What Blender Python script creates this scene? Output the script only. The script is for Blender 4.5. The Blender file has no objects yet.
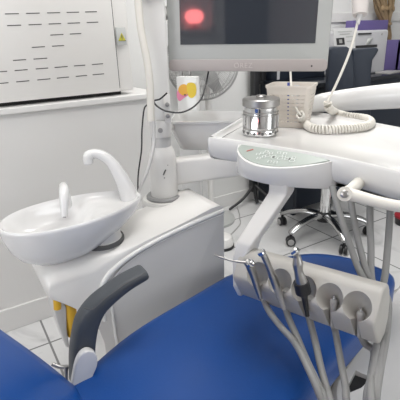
import bpy, bmesh, math, random
from mathutils import Vector, Matrix
random.seed(4)
S = bpy.context.scene
COL = S.collection
# ---------------------------------------------------------------- camera, world, lights, exposure
FPX, PITCH, ROLL, YAW, HC = 420.0, math.radians(21.4), math.radians(-2.0), math.radians(-31), 1.25
CAM_R = Matrix.Rotation(YAW, 3, 'Z') @ Matrix.Rotation(math.pi/2 - PITCH, 3, 'X') @ Matrix.Rotation(ROLL, 3, 'Z')
CAM_C = Vector((0, 0, HC))
cam_d = bpy.data.cameras.new('camera'); cam = bpy.data.objects.new('camera', cam_d); COL.objects.link(cam)
cam.matrix_world = Matrix.Translation(CAM_C) @ CAM_R.to_4x4()
cam_d.sensor_width = 36; cam_d.lens = 36*FPX/400; cam_d.clip_start = 0.02
S.camera = cam
S.view_settings.view_transform = 'Standard'; S.view_settings.look = 'None'
S.view_settings.gamma = 1; S.view_settings.use_curve_mapping = False
S.view_settings.exposure = 0.2
W = bpy.data.worlds.new('world'); S.world = W; W.use_nodes = True
W.node_tree.nodes['Background'].inputs[0].default_value = (0.9, 0.95, 1, 1)
W.node_tree.nodes['Background'].inputs[1].default_value = 0.3
def area(name, loc, target, sx, sy, power, colr):
    d = bpy.data.lights.new(name, 'AREA'); d.shape = 'RECTANGLE'; d.size = sx; d.size_y = sy
    d.energy = power; d.color = colr
    o = bpy.data.objects.new(name, d); COL.objects.link(o); o.location = loc
    o.rotation_euler = (Vector(target) - Vector(loc)).to_track_quat('-Z', 'Y').to_euler()
    return o
area('ceiling_lamp_light', (0.5, 0.6, 2.66), (0.5, 0.6, 0), 1.2, 0.6, 11.5, (1, 0.982, 0.962))
area('ceiling_lamp_light', (1.9, 1.5, 2.66), (1.9, 1.5, 0), 1.2, 0.6, 22, (1, 0.982, 0.962))
area('fill_light', (-1.9, 0.6, 1.55), (1.0, 0.9, 0.9), 1.9, 1.2, 27, (0.95, 0.98, 1))  # added side fill to flatten the shading, no window built here
area('fill_light', (1.6, -1.9, 1.55), (1.2, 1.5, 0.9), 2.2, 1.2, 27, (0.95, 0.98, 1))  # second added fill, from behind the camera, no window built

# ---------------------------------------------------------------- helpers
def ray(u, v): return CAM_R @ Vector(((u-200)/FPX, -(v-200)/FPX, -1))
def pz(u, v, z): d = ray(u, v); return CAM_C + d*((z-HC)/d.z)
def pb(u, v, b): d = ray(u, v); return CAM_C + d*(b/d.y)
def pa(u, v, a): d = ray(u, v); return CAM_C + d*(a/d.x)
def pd(u, v, D): return CAM_C + ray(u, v)*D
V = Vector

def mat(name, col, rough=0.5, metal=0.0, bump=0.0, bscale=40, spec=0.5, var=0.0, vscale=3, emit=None, coat=0, trans=0, ior=1.45, alpha=1):
    m = bpy.data.materials.new(name); m.use_nodes = True
    nt = m.node_tree; b = nt.nodes['Principled BSDF']
    b.inputs['Base Color'].default_value = (*col, 1); b.inputs['Roughness'].default_value = rough
    b.inputs['Metallic'].default_value = metal; b.inputs['Specular IOR Level'].default_value = spec
    b.inputs['Coat Weight'].default_value = coat; b.inputs['Transmission Weight'].default_value = trans
    b.inputs['IOR'].default_value = ior
    tc = nt.nodes.new('ShaderNodeTexCoord')
    if var:
        n = nt.nodes.new('ShaderNodeTexNoise'); n.inputs['Scale'].default_value = vscale; n.inputs['Detail'].default_value = 5
        nt.links.new(tc.outputs['Object'], n.inputs['Vector'])
        mx = nt.nodes.new('ShaderNodeMix'); mx.data_type = 'RGBA'
        mx.inputs[6].default_value = (*[c*(1-var) for c in col], 1); mx.inputs[7].default_value = (*[min(1, c*(1+var)) for c in col], 1)
        nt.links.new(n.outputs['Fac'], mx.inputs[0]); nt.links.new(mx.outputs[2], b.inputs['Base Color'])
    if bump:
        n2 = nt.nodes.new('ShaderNodeTexNoise'); n2.inputs['Scale'].default_value = bscale; n2.inputs['Detail'].default_value = 3
        nt.links.new(tc.outputs['Object'], n2.inputs['Vector'])
        bp = nt.nodes.new('ShaderNodeBump'); bp.inputs['Strength'].default_value = bump; bp.inputs['Distance'].default_value = 0.01
        nt.links.new(n2.outputs['Fac'], bp.inputs['Height']); nt.links.new(bp.outputs['Normal'], b.inputs['Normal'])
    if emit:
        b.inputs['Emission Color'].default_value = (*emit[0], 1); b.inputs['Emission Strength'].default_value = emit[1]
    return m

M = {}
M['wall'] = mat('wall_paint', (0.70, 0.70, 0.69), 0.55, var=0.02, bump=0.03, bscale=60)
M['dado'] = mat('dado_paint', (0.68, 0.675, 0.665), 0.35, var=0.02)
M['white'] = mat('white_plastic', (0.72, 0.71, 0.69), 0.3, var=0.015)
M['gloss'] = mat('glossy_white', (0.69, 0.685, 0.675), 0.18, coat=0.4, var=0.01)
M['ceramic'] = mat('white_ceramic', (0.74, 0.735, 0.73), 0.12, coat=0.5, var=0.01)
M['panel'] = mat('grey_white_panel', (0.56, 0.555, 0.55), 0.35, var=0.02)
M['greyp'] = mat('grey_plastic', (0.36, 0.355, 0.35), 0.4, var=0.03)
M['holder'] = mat('warm_grey_plastic', (0.47, 0.455, 0.425), 0.4, var=0.02)
M['flange'] = mat('flange_grey', (0.27, 0.27, 0.27), 0.45, var=0.03)
M['hose'] = mat('grey_hose', (0.27, 0.27, 0.265), 0.5, var=0.05, bump=0.05)
M['cream'] = mat('cream_plastic', (0.68, 0.655, 0.60), 0.45, var=0.02)
M['basket'] = mat('cream_basket', (0.66, 0.61, 0.55), 0.5, var=0.02)
M['blue'] = mat('blue_vinyl', (0.004, 0.060, 0.265), 0.36, var=0.05, vscale=12, bump=0.04, bscale=220, spec=0.45)
M['navy'] = mat('navy_leather', (0.014, 0.020, 0.033), 0.45, bump=0.06, bscale=120, var=0.08)
M['armrest'] = mat('charcoal_rubber', (0.068, 0.075, 0.085), 0.5, bump=0.04, bscale=160, var=0.05)
M['black'] = mat('black_plastic', (0.02, 0.02, 0.022), 0.4, var=0.05)
M['blackgloss'] = mat('black_glass', (0.012, 0.015, 0.02), 0.1, var=0.05)
M['chrome'] = mat('chrome', (0.72, 0.72, 0.72), 0.1, metal=1, var=0.02)
M['darkchrome'] = mat('dark_chrome', (0.5, 0.5, 0.5), 0.18, metal=1, var=0.03)
M['steel'] = mat('brushed_steel', (0.42, 0.41, 0.40), 0.36, metal=1, var=0.05, vscale=30)
M['silver'] = mat('silver_plastic', (0.40, 0.41, 0.40), 0.35, var=0.02)
M['chin'] = mat('pinkish_silver', (0.38, 0.345, 0.335), 0.4, var=0.02)
M['screen'] = mat('monitor_glass', (0.035, 0.04, 0.05), 0.05, spec=1.0, var=0.03, coat=1.0)
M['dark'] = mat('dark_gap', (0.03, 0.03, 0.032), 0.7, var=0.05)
M['slot'] = mat('slot_grey', (0.10, 0.10, 0.10), 0.7, var=0.05)
M['yellow'] = mat('yellow_plastic', (0.68, 0.40, 0.03), 0.4, var=0.05)
M['signgrey'] = mat('sign_grey', (0.50, 0.51, 0.50), 0.4, var=0.02)
M['signyellow'] = mat('sign_yellow', (0.50, 0.47, 0.04), 0.4, var=0.03)
M['padgreen'] = mat('grey_green_membrane', (0.34, 0.38, 0.35), 0.35, var=0.02)
M['icon'] = mat('white_print', (0.72, 0.75, 0.73), 0.5, var=0.02)
M['red'] = mat('red_print', (0.42, 0.10, 0.08), 0.5, var=0.02)
M['purple'] = mat('purple_card', (0.13, 0.10, 0.27), 0.5, var=0.05)
M['paper'] = mat('white_paper', (0.62, 0.62, 0.62), 0.6, var=0.02)
M['printer'] = mat('printer_plastic', (0.46, 0.46, 0.48), 0.4, var=0.03)
M['bronze'] = mat('dried_stem', (0.27, 0.19, 0.105), 0.4, var=0.3, vscale=25)
M['stickpink'] = mat('pink_sticker', (0.72, 0.24, 0.38), 0.5, var=0.04)
M['stickyel'] = mat('yellow_sticker', (0.80, 0.58, 0.06), 0.5, var=0.06, vscale=40)
M['stickora'] = mat('orange_sticker', (0.80, 0.42, 0.06), 0.5, var=0.04)
M['fan'] = mat('fan_grille_grey', (0.42, 0.42, 0.415), 0.4, var=0.03)
M['fanblade'] = mat('fan_blade_grey', (0.22, 0.22, 0.22), 0.35, var=0.03)
M['bluepack'] = mat('blue_packet', (0.05, 0.07, 0.30), 0.4, var=0.2, vscale=60)
M['cotton'] = mat('cotton', (0.7, 0.7, 0.7), 0.9, var=0.05, bump=0.4)
M['glass'] = mat('clear_glass', (0.95, 0.96, 0.96), 0.02, trans=1, ior=1.45, var=0.005)
M['carred'] = mat('dark_red', (0.3, 0.02, 0.03), 0.4, var=0.05)
M['lamp'] = mat('lamp_diffuser', (0.9, 0.9, 0.9), 0.5, emit=((1, 0.97, 0.93), 4), var=0.01)
M['winlight'] = mat('bright_window_glass', (0.8, 0.8, 0.8), 0.3, emit=((0.9, 0.95, 1), 2.2), var=0.01)
M['dusk'] = mat('dusk_window_glass', (0.25, 0.2, 0.2), 0.2, emit=((1, 0.75, 0.75), 0.45), var=0.05)
M['redlamp'] = mat('red_lamp_glow', (0.6, 0.1, 0.1), 0.4, emit=((1, 0.22, 0.22), 10), var=0.01)
M['ceil'] = mat('ceiling_paint', (0.75, 0.75, 0.74), 0.7, var=0.01)
M['floorback'] = mat('dark_panel_navy', (0.03, 0.04, 0.06), 0.5, var=0.05)

def tile_mat():
    m = bpy.data.materials.new('floor_tile'); m.use_nodes = True; nt = m.node_tree; b = nt.nodes['Principled BSDF']
    tc = nt.nodes.new('ShaderNodeTexCoord'); mp = nt.nodes.new('ShaderNodeMapping')
    mp.inputs['Location'].default_value = (1.86, 0.395, 0)
    nt.links.new(tc.outputs['Object'], mp.inputs['Vector'])
    br = nt.nodes.new('ShaderNodeTexBrick'); br.offset = 0; br.squash = 1
    br.inputs['Scale'].default_value = 1; br.inputs['Brick Width'].default_value = 0.6; br.inputs['Row Height'].default_value = 0.6
    br.inputs['Mortar Size'].default_value = 0.005; br.inputs['Mortar Smooth'].default_value = 0.2
    br.inputs['Mortar'].default_value = (0.2, 0.2, 0.2, 1)
    n = nt.nodes.new('ShaderNodeTexNoise'); n.inputs['Scale'].default_value = 2.2; n.inputs['Detail'].default_value = 8; n.inputs['Distortion'].default_value = 2.5
    nt.links.new(mp.outputs[0], n.inputs['Vector'])
    cr = nt.nodes.new('ShaderNodeValToRGB'); cr.color_ramp.elements[0].position = 0.30; cr.color_ramp.elements[0].color = (0.44, 0.44, 0.445, 1)
    cr.color_ramp.elements[1].position = 0.48; cr.color_ramp.elements[1].color = (0.60, 0.60, 0.60, 1)
    nt.links.new(n.outputs['Fac'], cr.inputs[0])
    nt.links.new(cr.outputs[0], br.inputs['Color1']); nt.links.new(cr.outputs[0], br.inputs['Color2'])
    nt.links.new(mp.outputs[0], br.inputs['Vector']); nt.links.new(br.outputs['Color'], b.inputs['Base Color'])
    b.inputs['Roughness'].default_value = 0.22
    return m
M['floor'] = tile_mat()

# --- shape builders (each adds geometry to a bmesh, in world coordinates)
def nb(): return bmesh.new()
def ring_loft(bm, rings, cap0=True, cap1=True, closed=True):
    vs = [[bm.verts.new(p) for p in r] for r in rings]
    n = len(rings[0])
    for i in range(len(vs)-1):
        for j in range(n if closed else n-1):
            k = (j+1) % n
            bm.faces.new((vs[i][j], vs[i][k], vs[i+1][k], vs[i+1][j]))
    if closed:
        if cap0: bm.faces.new(list(reversed(vs[0])))
        if cap1: bm.faces.new(vs[-1])
    return vs
def box(bm, c, s, rz=0.0, bev=0.0, seg=2, rot=None):
    t = bmesh.new(); bmesh.ops.create_cube(t, size=1)
    for v in t.verts: v.co = V((v.co.x*s[0], v.co.y*s[1], v.co.z*s[2]))
    if bev: bmesh.ops.bevel(t, geom=t.edges[:], offset=bev, segments=seg, profile=0.5, affect='EDGES')
    R = (rot if rot is not None else Matrix.Rotation(rz, 3, 'Z'))
    for v in t.verts: v.co = R @ v.co + V(c)
    merge(bm, t)
def merge(bm, t):
    mp = {v: bm.verts.new(v.co) for v in t.verts}
    for f in t.faces:
        try: bm.faces.new([mp[v] for v in f.verts])
        except ValueError: pass
    t.free()
def prism(bm, pts, vec, bev=0.0, seg=3):
    t = bmesh.new(); pts = [V(p) for p in pts]; vec = V(vec)
    a = [t.verts.new(p) for p in pts]; b = [t.verts.new(p+vec) for p in pts]
    t.faces.new(a); t.faces.new(list(reversed(b)))
    n = len(a)
    for i in range(n):
        j = (i+1) % n; t.faces.new((a[j], a[i], b[i], b[j]))
    bmesh.ops.recalc_face_normals(t, faces=t.faces[:])
    if bev:
        es = [e for e in t.edges if len(e.link_faces) == 2 and e.calc_face_angle(0) > 0.6]
        bmesh.ops.bevel(t, geom=es, offset=bev, segments=seg, profile=0.5, affect='EDGES', clamp_overlap=True)
    merge(bm, t)
def catmull(pts, sub=8, closed=False):
    pts = [V(p) for p in pts]; n = len(pts); out = []
    rng = n if closed else n-1
    for i in range(rng):
        p1, p2 = pts[i], pts[(i+1) % n]
        p0 = pts[(i-1) % n] if closed or i > 0 else p1*2-p2
        p3 = pts[(i+2) % n] if closed or i+2 < n else p2*2-p1
        for k in range(sub):
            t = k/sub
            out.append(0.5*((2*p1)+(p2-p0)*t+(2*p0-5*p1+4*p2-p3)*t*t+(3*p1-p0-3*p2+p3)*t**3))
    if not closed: out.append(pts[-1])
    return out
def interp(rs, m):
    out = []
    for i in range(m):
        x = i/(m-1)*(len(rs)-1); k = min(int(x), len(rs)-2); out.append(rs[k]+(rs[k+1]-rs[k])*(x-k))
    return out
def tube(bm, pts, r, n=12, sub=8, round_end=False, flat=1.0, up=None):
    P = catmull(pts, sub) if sub > 1 else [V(p) for p in pts]
    rs = interp(r, len(P)) if isinstance(r, (list, tuple)) else [r]*len(P)
    rings = []; T0 = (P[1]-P[0]).normalized()
    N = V(up) if up else (V((0, 0, 1)) if abs(T0.z) < 0.9 else V((1, 0, 0)))
    for i, p in enumerate(P):
        T = (P[min(i+1, len(P)-1)]-P[max(i-1, 0)]).normalized()
        N = (N-T*N.dot(T)).normalized(); B = T.cross(N)
        rings.append((p, T, N, B, rs[i]))
    out = []
    def rg(p, N, B, q): return [p+N*(math.cos(2*math.pi*k/n)*q)+B*(math.sin(2*math.pi*k/n)*q*flat) for k in range(n)]
    if round_end:
        p, T, N, B, q = rings[0]
        for a in (75, 50, 25): out.append(rg(p-T*q*math.sin(math.radians(a)), N, B, q*math.cos(math.radians(a))))
    for p, T, N, B, q in rings: out.append(rg(p, N, B, q))
    if round_end:
        p, T, N, B, q = rings[-1]
        for a in (25, 50, 75): out.append(rg(p+T*q*math.sin(math.radians(a)), N, B, q*math.cos(math.radians(a))))
    ring_loft(bm, out)
def lathe(bm, prof, c, axis=(0, 0, 1), n=32, cap0=True, cap1=True, sx=1.0):
    A = V(axis).normalized(); X = (V((1, 0, 0)) if abs(A.x) < 0.9 else V((0, 1, 0))); X = (X-A*X.dot(A)).normalized(); Y = A.cross(X)
    rings = [[V(c)+A*z+X*(math.cos(2*math.pi*k/n)*r*sx)+Y*(math.sin(2*math.pi*k/n)*r) for k in range(n)] for r, z in prof]
    ring_loft(bm, rings, cap0, cap1)
def obj(name, bm, m, parent=None, sharp=38, smooth=True):
    bmesh.ops.recalc_face_normals(bm, faces=bm.faces[:])
    me = bpy.data.meshes.new(name)
    off = V(parent['_base']) if parent is not None and '_base' in parent else V((0, 0, 0))
    if parent is None:
        xs = [v.co for v in bm.verts]
        off = V((sum(c.x for c in xs)/len(xs), sum(c.y for c in xs)/len(xs), min(c.z for c in xs)))
    for v in bm.verts: v.co -= off
    bm.to_mesh(me); bm.free()
    if smooth:
        for p in me.polygons: p.use_smooth = True
        me.set_sharp_from_angle(angle=math.radians(sharp))
    me.materials.append(m if not isinstance(m, str) else M[m])
    o = bpy.data.objects.new(name, me); COL.objects.link(o)
    if parent is not None:
        o.parent = parent; o['_base'] = list(off)
    else:
        o.location = off; o['_base'] = list(off)
    return o
def thing(name, label, cat, base, group=None):
    o = bpy.data.objects.new(name, None); COL.objects.link(o); o.location = V(base); o.empty_display_size = 0.05
    o['label'] = label; o['category'] = cat; o['_base'] = list(V(base))
    if group: o['group'] = group
    return o
def tag(o, label, cat, group=None):
    o['label'] = label; o['category'] = cat
    if group: o['group'] = group
    return o
def struct(name, bm, m, parent=None):
    o = obj(name, bm, m, parent, smooth=False)
    if parent is None: o['kind'] = 'structure'
    return o
def bx(c, s, rz=0, bev=0, seg=2, rot=None):
    b = nb(); box(b, c, s, rz, bev, seg, rot); return b
def bool_cut(name, bm, cutter, m, parent):
    o = obj(name, bm, m, parent)
    bmesh.ops.recalc_face_normals(cutter, faces=cutter.faces[:])
    for v in cutter.verts: v.co -= V(o['_base'])
    cm = bpy.data.meshes.new('cutter'); cutter.to_mesh(cm); cutter.free()
    co = bpy.data.objects.new('cutter', cm); COL.objects.link(co); co.parent = o.parent
    md = o.modifiers.new('cut', 'BOOLEAN'); md.object = co; md.operation = 'DIFFERENCE'; md.solver = 'EXACT'; md.use_self = True
    bpy.context.view_layer.update()
    dg = bpy.context.evaluated_depsgraph_get()
    me = bpy.data.meshes.new_from_object(o.evaluated_get(dg))
    o.modifiers.clear(); o.data = me
    bpy.data.objects.remove(co)
    for p in me.polygons: p.use_smooth = True
    me.set_sharp_from_angle(angle=math.radians(38))
    return o

# ---------------------------------------------------------------- the room
A0, A1, B0, B1, ZC = -2.0, 4.9, -2.0, 2.5, 2.7
struct('floor', bx(((A0+A1)/2, (B0+B1)/2, -0.05), (A1-A0+0.4, B1-B0+0.4, 0.1)), 'floor')
struct('ceiling', bx(((A0+A1)/2, (B0+B1)/2, ZC+0.05), (A1-A0+0.4, B1-B0+0.4, 0.1)), 'ceil')
struct('wall_back', bx(((A0+A1)/2, B1+0.05, ZC/2), (A1-A0, 0.1, ZC)), 'wall')
struct('wall_front', bx(((A0+A1)/2, B0-0.05, ZC/2), (A1-A0, 0.1, ZC)), 'wall')
struct('wall_left', bx((A0-0.05, (B0+B1)/2, ZC/2), (0.1, B1-B0, ZC)), 'wall')
struct('wall_right', bx((A1+0.05, (B0+B1)/2, ZC/2), (0.1, B1-B0, ZC)), 'wall')
# half wall with its ledge, below the slotted cabinet
HW = 0.90
struct('wall_half', bx(((A0+HW)/2, (1.855+B1)/2, 0.49), (HW-A0, B1-1.855, 0.98)), 'dado')
struct('trim_1', bx(((A0+HW)/2+0.005, (1.838+B1)/2, 0.9925), (HW-A0+0.01, B1-1.838, 0.025), bev=0.004), 'dado')
struct('baseboard_left', bx(((A0+HW)/2, 1.848, 0.058), (HW-A0, 0.014, 0.115), bev=0.003), 'dado')
struct('baseboard_back', bx(((HW+A1)/2, B1-0.006, 0.05), (A1-HW, 0.012, 0.10), bev=0.003), 'dado')
struct('trim_2', bx((3.3, B1-0.006, 1.345), (3.0, 0.012, 0.07), bev=0.003), 'dado')
# behind the camera: a window with a red lamp in front of it, and an added dark panel for the monitor reflection
w1 = bpy.data.objects.new('window_1', None); COL.objects.link(w1); w1['kind'] = 'structure'; w1['_base'] = [-2.0, -0.7, 1.3]; w1.location = (-2.0, -0.7, 1.3)
b = nb()
for y0, y1, z0, z1 in ((-1.13, -1.07, 1.42, 2.2), (-0.32, -0.26, 1.42, 2.2), (-1.13, -0.26, 2.14, 2.2), (-1.13, -0.26, 1.42, 1.46)): box(b, (-1.985, (y0+y1)/2, (z0+z1)/2), (0.05, y1-y0, z1-z0), bev=0.004)
o = obj('window_frame', b, 'white', w1, smooth=False)
b = nb(); box(b, (-1.95, -0.69, 1.405), (0.12, 0.95, 0.03), bev=0.004); obj('window_sill', b, 'white', w1)
b = nb(); box(b, (-1.992, -0.69, 1.80), (0.012, 0.80, 0.70)); obj('window_pane', b, 'dusk', w1, smooth=False)
t = thing('lamp', 'red glowing lamp standing on the window sill, mirrored in the monitor screen', 'lamp', (-1.94, -0.83, 1.421))
b = nb(); lathe(b, [(0.06, 0.0), (0.06, 0.01), (0.012, 0.02), (0.012, 0.07)], (-1.94, -0.83, 1.421), n=24); obj('lamp_base', b, 'carred', t)
b = nb(); lathe(b, [(0.05, 0.06), (0.085, 0.09), (0.10, 0.13), (0.08, 0.17), (0.04, 0.19)], (-1.94, -0.83, 1.421), n=28); obj('lamp_shade', b, 'redlamp', t)
d1 = bpy.data.objects.new('reflection_panel_1', None); COL.objects.link(d1); d1['kind'] = 'structure'; d1['_base'] = [-2.0, -1.63, 0]; d1.location = (-2.0, -1.63, 0)  # added stand-in that gives the screen its dark reflected area
b = nb(); box(b, (-1.985, -1.63, 1.04), (0.03, 0.66, 2.08), bev=0.004); obj('panel_leaf', b, 'floorback', d1)
b = nb(); tube(b, [(-1.968, -1.36, 1.0), (-1.93, -1.36, 1.0), (-1.925, -1.45, 1.0)], 0.009, 10, sub=4); obj('panel_handle', b, 'steel', d1)
# ceiling lamps
for x, yb in ((0.5, 0.6), (1.9, 1.5)):
    t = thing('ceiling_light', 'rectangular ceiling light panel over the ' + ('dental chair' if x < 1 else 'desk side of the room'), 'light', (x, yb, ZC))
    b = nb(); box(b, (x, yb, ZC-0.015), (1.26, 0.66, 0.03), bev=0.004); obj('frame', b, 'white', t)
    b = nb(); box(b, (x, yb, ZC-0.032), (1.2, 0.6, 0.004)); obj('diffuser', b, 'lamp', t)

# ---------------------------------------------------------------- slotted wall cabinet on the ledge
CB = 1.875
def bd(u, v, b=CB): return pb(u, v, b)
cab = thing('wall_cabinet', 'large white cabinet with rows of dark slots standing on the wall ledge', 'cabinet', (0.2, 2.0, 1.005))
bl, br = bd(-160, 128), bd(122, 90.5)
a_l, a_r = -0.75, 0.722
zb = 1.021
b = nb(); box(b, ((a_l+0.795)/2, CB+0.19, (zb+1.85)/2), (0.795-a_l, 0.36, 1.85-zb), bev=0.012, seg=3); obj('cabinet_body', b, 'white', cab)
b = nb(); box(b, ((a_l+a_r)/2, CB+0.004, (zb+1.85)/2), (a_r-a_l-0.004, 0.012, 1.85-zb-0.004), bev=0.003)
obj('front_panel', b, 'white', cab)
b = nb(); box(b, (a_r+0.0005, CB+0.009, (zb+1.85)/2), (0.005, 0.004, 1.85-zb-0.03)); obj('panel_seam', b, 'slot', cab)
b = nb(); box(b, ((a_l+0.78)/2, CB+0.20, 1.013), (0.70-a_l, 0.31, 0.016)); obj('shadow_gap_block', b, 'dark', cab)  # dark recessed block, shadow gap under the cabinet put into its colour
k = 130/400
rows = [(43, 36, [(15,58),(80,122),(145,185),(205,243),(262,298)]), (79, 68, [(22,65),(88,128),(150,188),(208,246),(267,302)]),
        (108, 103, [(155,195),(215,250)]), (146, 140, [(98,138),(160,197)]), (186, 179, [(40,80),(103,145)]),
        (224, 196, [(-40,22),(45,85),(110,148),(168,208),(228,262),(283,317)]), (260, 227, [(-35,26),(50,90),(115,155),(175,212),(233,268),(285,320)])]
b = nb()
for y0, y1, segs in rows:
    xa, xb = segs[0][0], segs[-1][1]
    for (s0, s1) in segs:
        for q in ((s0, s1),):
            f = lambda s: y0+(y1-y0)*(s-xa)/(xb-xa)
            p, r = bd(s0*k, f(s0)*k, CB-0.002), bd(s1*k, f(s1)*k, CB-0.002)
            c = (p+r)/2; ang = math.atan2(r.z-p.z, r.x-p.x)
            b = nb(); box(b, (c.x, CB-0.002, c.z), ((r-p).length, 0.002, 0.0034), rot=Matrix.Rotation(-ang, 3, 'Y')); obj('slot', b, 'slot', cab, smooth=False)
sp, sq = bd(115.2, 27.5, CB), bd(126.2, 44.5, CB)
sg = obj('warning_sign', bx(((sp.x+sq.x)/2, CB-0.004, (sp.z+sq.z)/2), (sq.x-sp.x, 0.008, sp.z-sq.z), bev=0.001), 'signgrey', cab)
cx, cz = (sp.x+sq.x)/2+0.001, (sp.z+sq.z)/2-0.004
b = nb(); prism(b, [(cx-0.017, CB-0.0085, cz-0.015), (cx+0.017, CB-0.0085, cz-0.015), (cx, CB-0.0085, cz+0.018)], (0, -0.0012, 0)); obj('warning_triangle', b, 'signyellow', sg, smooth=False)
b = nb(); prism(b, [(cx-0.0025, CB-0.0098, cz-0.003), (cx+0.0025, CB-0.0098, cz-0.003), (cx+0.0015, CB-0.0098, cz+0.009), (cx-0.0015, CB-0.0098, cz+0.009)], (0, -0.0005, 0))
box(b, (cx, CB-0.01, cz-0.008), (0.004, 0.0006, 0.004)); box(b, (cx, CB-0.01, cz-0.0155), (0.036, 0.0006, 0.002))
obj('exclamation_mark', b, 'slot', sg, smooth=False)

# ---------------------------------------------------------------- dental unit: cabinet, bowl, spout
unit = thing('dental_unit', 'white dental unit cabinet with spittoon bowl, swooping side panel and yellow bottle', 'dental unit', (0.45, 1.12, 0))
FB, DB = 1.03, 0.20
prof = [  # front outline (a, z) and full outline further back
 (.704, .733, .704, .728), (.694, .743, .694, .742), (.660, .741, .660, .740), (.60, .727, .60, .724), (.51, .709, .51, .708), (.44, .697, .44, .700), (.377, .682, .38, .696), (.32, .662, .32, .692),
 (.276, .640, .26, .692), (.225, .640, .20, .688), (.180, .642, .16, .683), (.152, .640, .139, .668), (.142, .628, .132, .648), (.141, .606, .136, .610), (.158, .592, .155, .592),
 (.190, .562, .190, .562), (.215, .536, .215, .536), (.250, .49, .250, .49), (.268, .40, .268, .40), (.268, .02, .268, .02), (.706, .02, .706, .02)]
b = nb(); rings = []
for bq, k_ in ((FB, 0.0), (FB+0.004, 0.25), (FB+0.014, 0.55), (FB+0.030, 0.82), (FB+0.055, 1.0), (FB+0.19, 1.0), (FB+0.205, 0.93)):
    rings.append([V((a0+(a1-a0)*k_, bq, z0+(z1-z0)*k_)) for a0, z0, a1, z1 in prof])
ring_loft(b, rings)
body = obj('cabinet', b, 'white', unit, sharp=60)
b = nb(); lathe(b, [(0.082, 0.700), (0.080, 0.716), (0.075, 0.724)], (0.608, 1.252, 0), n=40); obj('post_riser', b, 'white', unit)
oarc = catmull([(.704, FB, .731), (.602, FB, .718), (.51, FB, .702), (.442, FB, .688), (.377, FB, .670), (.32, FB, .647), (.280, FB, .622), (.262, FB, .598), (.255, FB, .56), (.258, FB, .50)], 5)
iarc = catmull([(.704, FB, .713), (.601, FB, .701), (.508, FB, .686), (.44, FB, .671), (.384, FB, .653), (.345, FB, .632), (.318, FB, .605), (.305, FB, .567), (.302, FB, .515), (.303, FB, .45)], 5)
lip = [(o*0.55+i*0.45) for o, i in zip(oarc, iarc)]
b = nb(); tube(b, [p+V((0, -0.001, 0)) for p in lip], [0.0075]*3+[0.009, 0.008, 0.006], 12, sub=1); obj('swoosh_lip', b, 'gloss', body)
b = nb(); prism(b, [p+V((0.0, 0.004, 0)) for p in iarc]+[V((0.304, FB+0.004, 0.03)), V((0.702, FB+0.004, 0.03))], (0, -0.009, 0), bev=0.002, seg=2); obj('side_panel', b, 'panel', body, sharp=30)
b = nb(); tube(b, [p+V((0, -0.004, 0)) for p in iarc]+[V((0.304, FB-0.004, 0.3)), V((0.304, FB-0.004, 0.03))], [0.0022]*4+[0.0035, 0.005, 0.005], 8, sub=1); obj('panel_edging', b, 'gloss', body)
# tapering fin under the overhang, yellow bottle pieces behind it
P = [pb(u, v, FB+0.03) for u, v in ((50, 290), (60, 296), (66.5, 308), (67, 330), (70, 349), (66, 347), (57, 322))]
b = nb(); prism(b, P, (0, 0.09, 0), bev=0.004); obj('end_fin', b, 'panel', unit)
b = nb(); tube(b, [pb(69, 300, FB+0.045), pb(71, 318, FB+0.045), pb(72.5, 335, FB+0.045)], [0.018, 0.018, 0.014], 14, sub=3); obj('yellow_bottle', b, 'yellow', unit)
b = nb(); tube(b, [pb(57, 296, FB+0.012), pb(57.5, 308.5, FB+0.012)], 0.0105, 14, sub=2); obj('yellow_cap', b, 'yellow', unit)
# bowl
def bowl_ring(s, z, c=(0.262, 1.128), dx=0.0):
    o_ = []
    for i in range(56):
        t_ = 2*math.pi*i/56; ca, sa = math.cos(t_), math.sin(t_)
        w = 0.112*(1-0.16*ca)
        o_.append(V((c[0]+dx+0.203*s*ca, c[1]+w*s*sa*(1 if abs(sa) else 1), z+0.004*ca)))
    return o_
def tilt(r_, k_=1.0): return [V((p.x, p.y, p.z+(0.022*(p.x-0.262)/0.203 if p.x < 0.262 else 0.045*(p.x-0.262)/0.203)*k_)) for p in r_]
b = nb()
rings = [tilt(bowl_ring(0.30, 0.683)), tilt(bowl_ring(0.50, 0.686)), tilt(bowl_ring(0.68, 0.697)), tilt(bowl_ring(0.82, 0.717), 0.9), tilt(bowl_ring(0.92, 0.744), 0.6), tilt(bowl_ring(0.975, 0.772), 0.25), bowl_ring(0.995, 0.79), bowl_ring(1.0, 0.797), bowl_ring(0.995, 0.803), bowl_ring(0.975, 0.805), bowl_ring(0.945, 0.800)]
ring_loft(b, rings, True, False)
def inner_z(x, y):
    u_ = (x-0.262)/0.203
    basin = 0.735; shelf = 0.785
    t_ = min(1, max(0, (u_-0.02)/0.28)); t_ = t_*t_*(3-2*t_)
    return basin+(shelf-basin)*t_
last = rings[-1]
prev = last; c0 = V((0.262, 1.128, 0))
allr = [last]
for s, d in ((0.92, 0.22), (0.86, 0.55), (0.76, 0.85), (0.62, 0.97), (0.45, 1.0), (0.28, 1.0), (0.10, 1.0)):
    r_ = bowl_ring(s, 0.8)
    allr.append([V((p.x, p.y, 0.800+(inner_z(p.x, p.y)-0.800)*d)) for p in r_])
ring_loft(b, allr, False, True)
bmesh.ops.remove_doubles(b, verts=b.verts[:], dist=0.0002)
bowl = obj('bowl', b, 'ceramic', unit, sharp=70)
b = nb(); lathe(b, [(0.062, 0.690), (0.062, 0.703), (0.056, 0.706), (0.054, 0.735)], (0.325, 1.11, 0), n=36); obj('bowl_base', b, 'white', unit)
b = nb(); lathe(b, [(0.0635, 0.692), (0.0645, 0.695), (0.0645, 0.702), (0.0635, 0.705)], (0.325, 1.11, 0), n=40); obj('bowl_base_ring', b, 'slot', unit)
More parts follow.
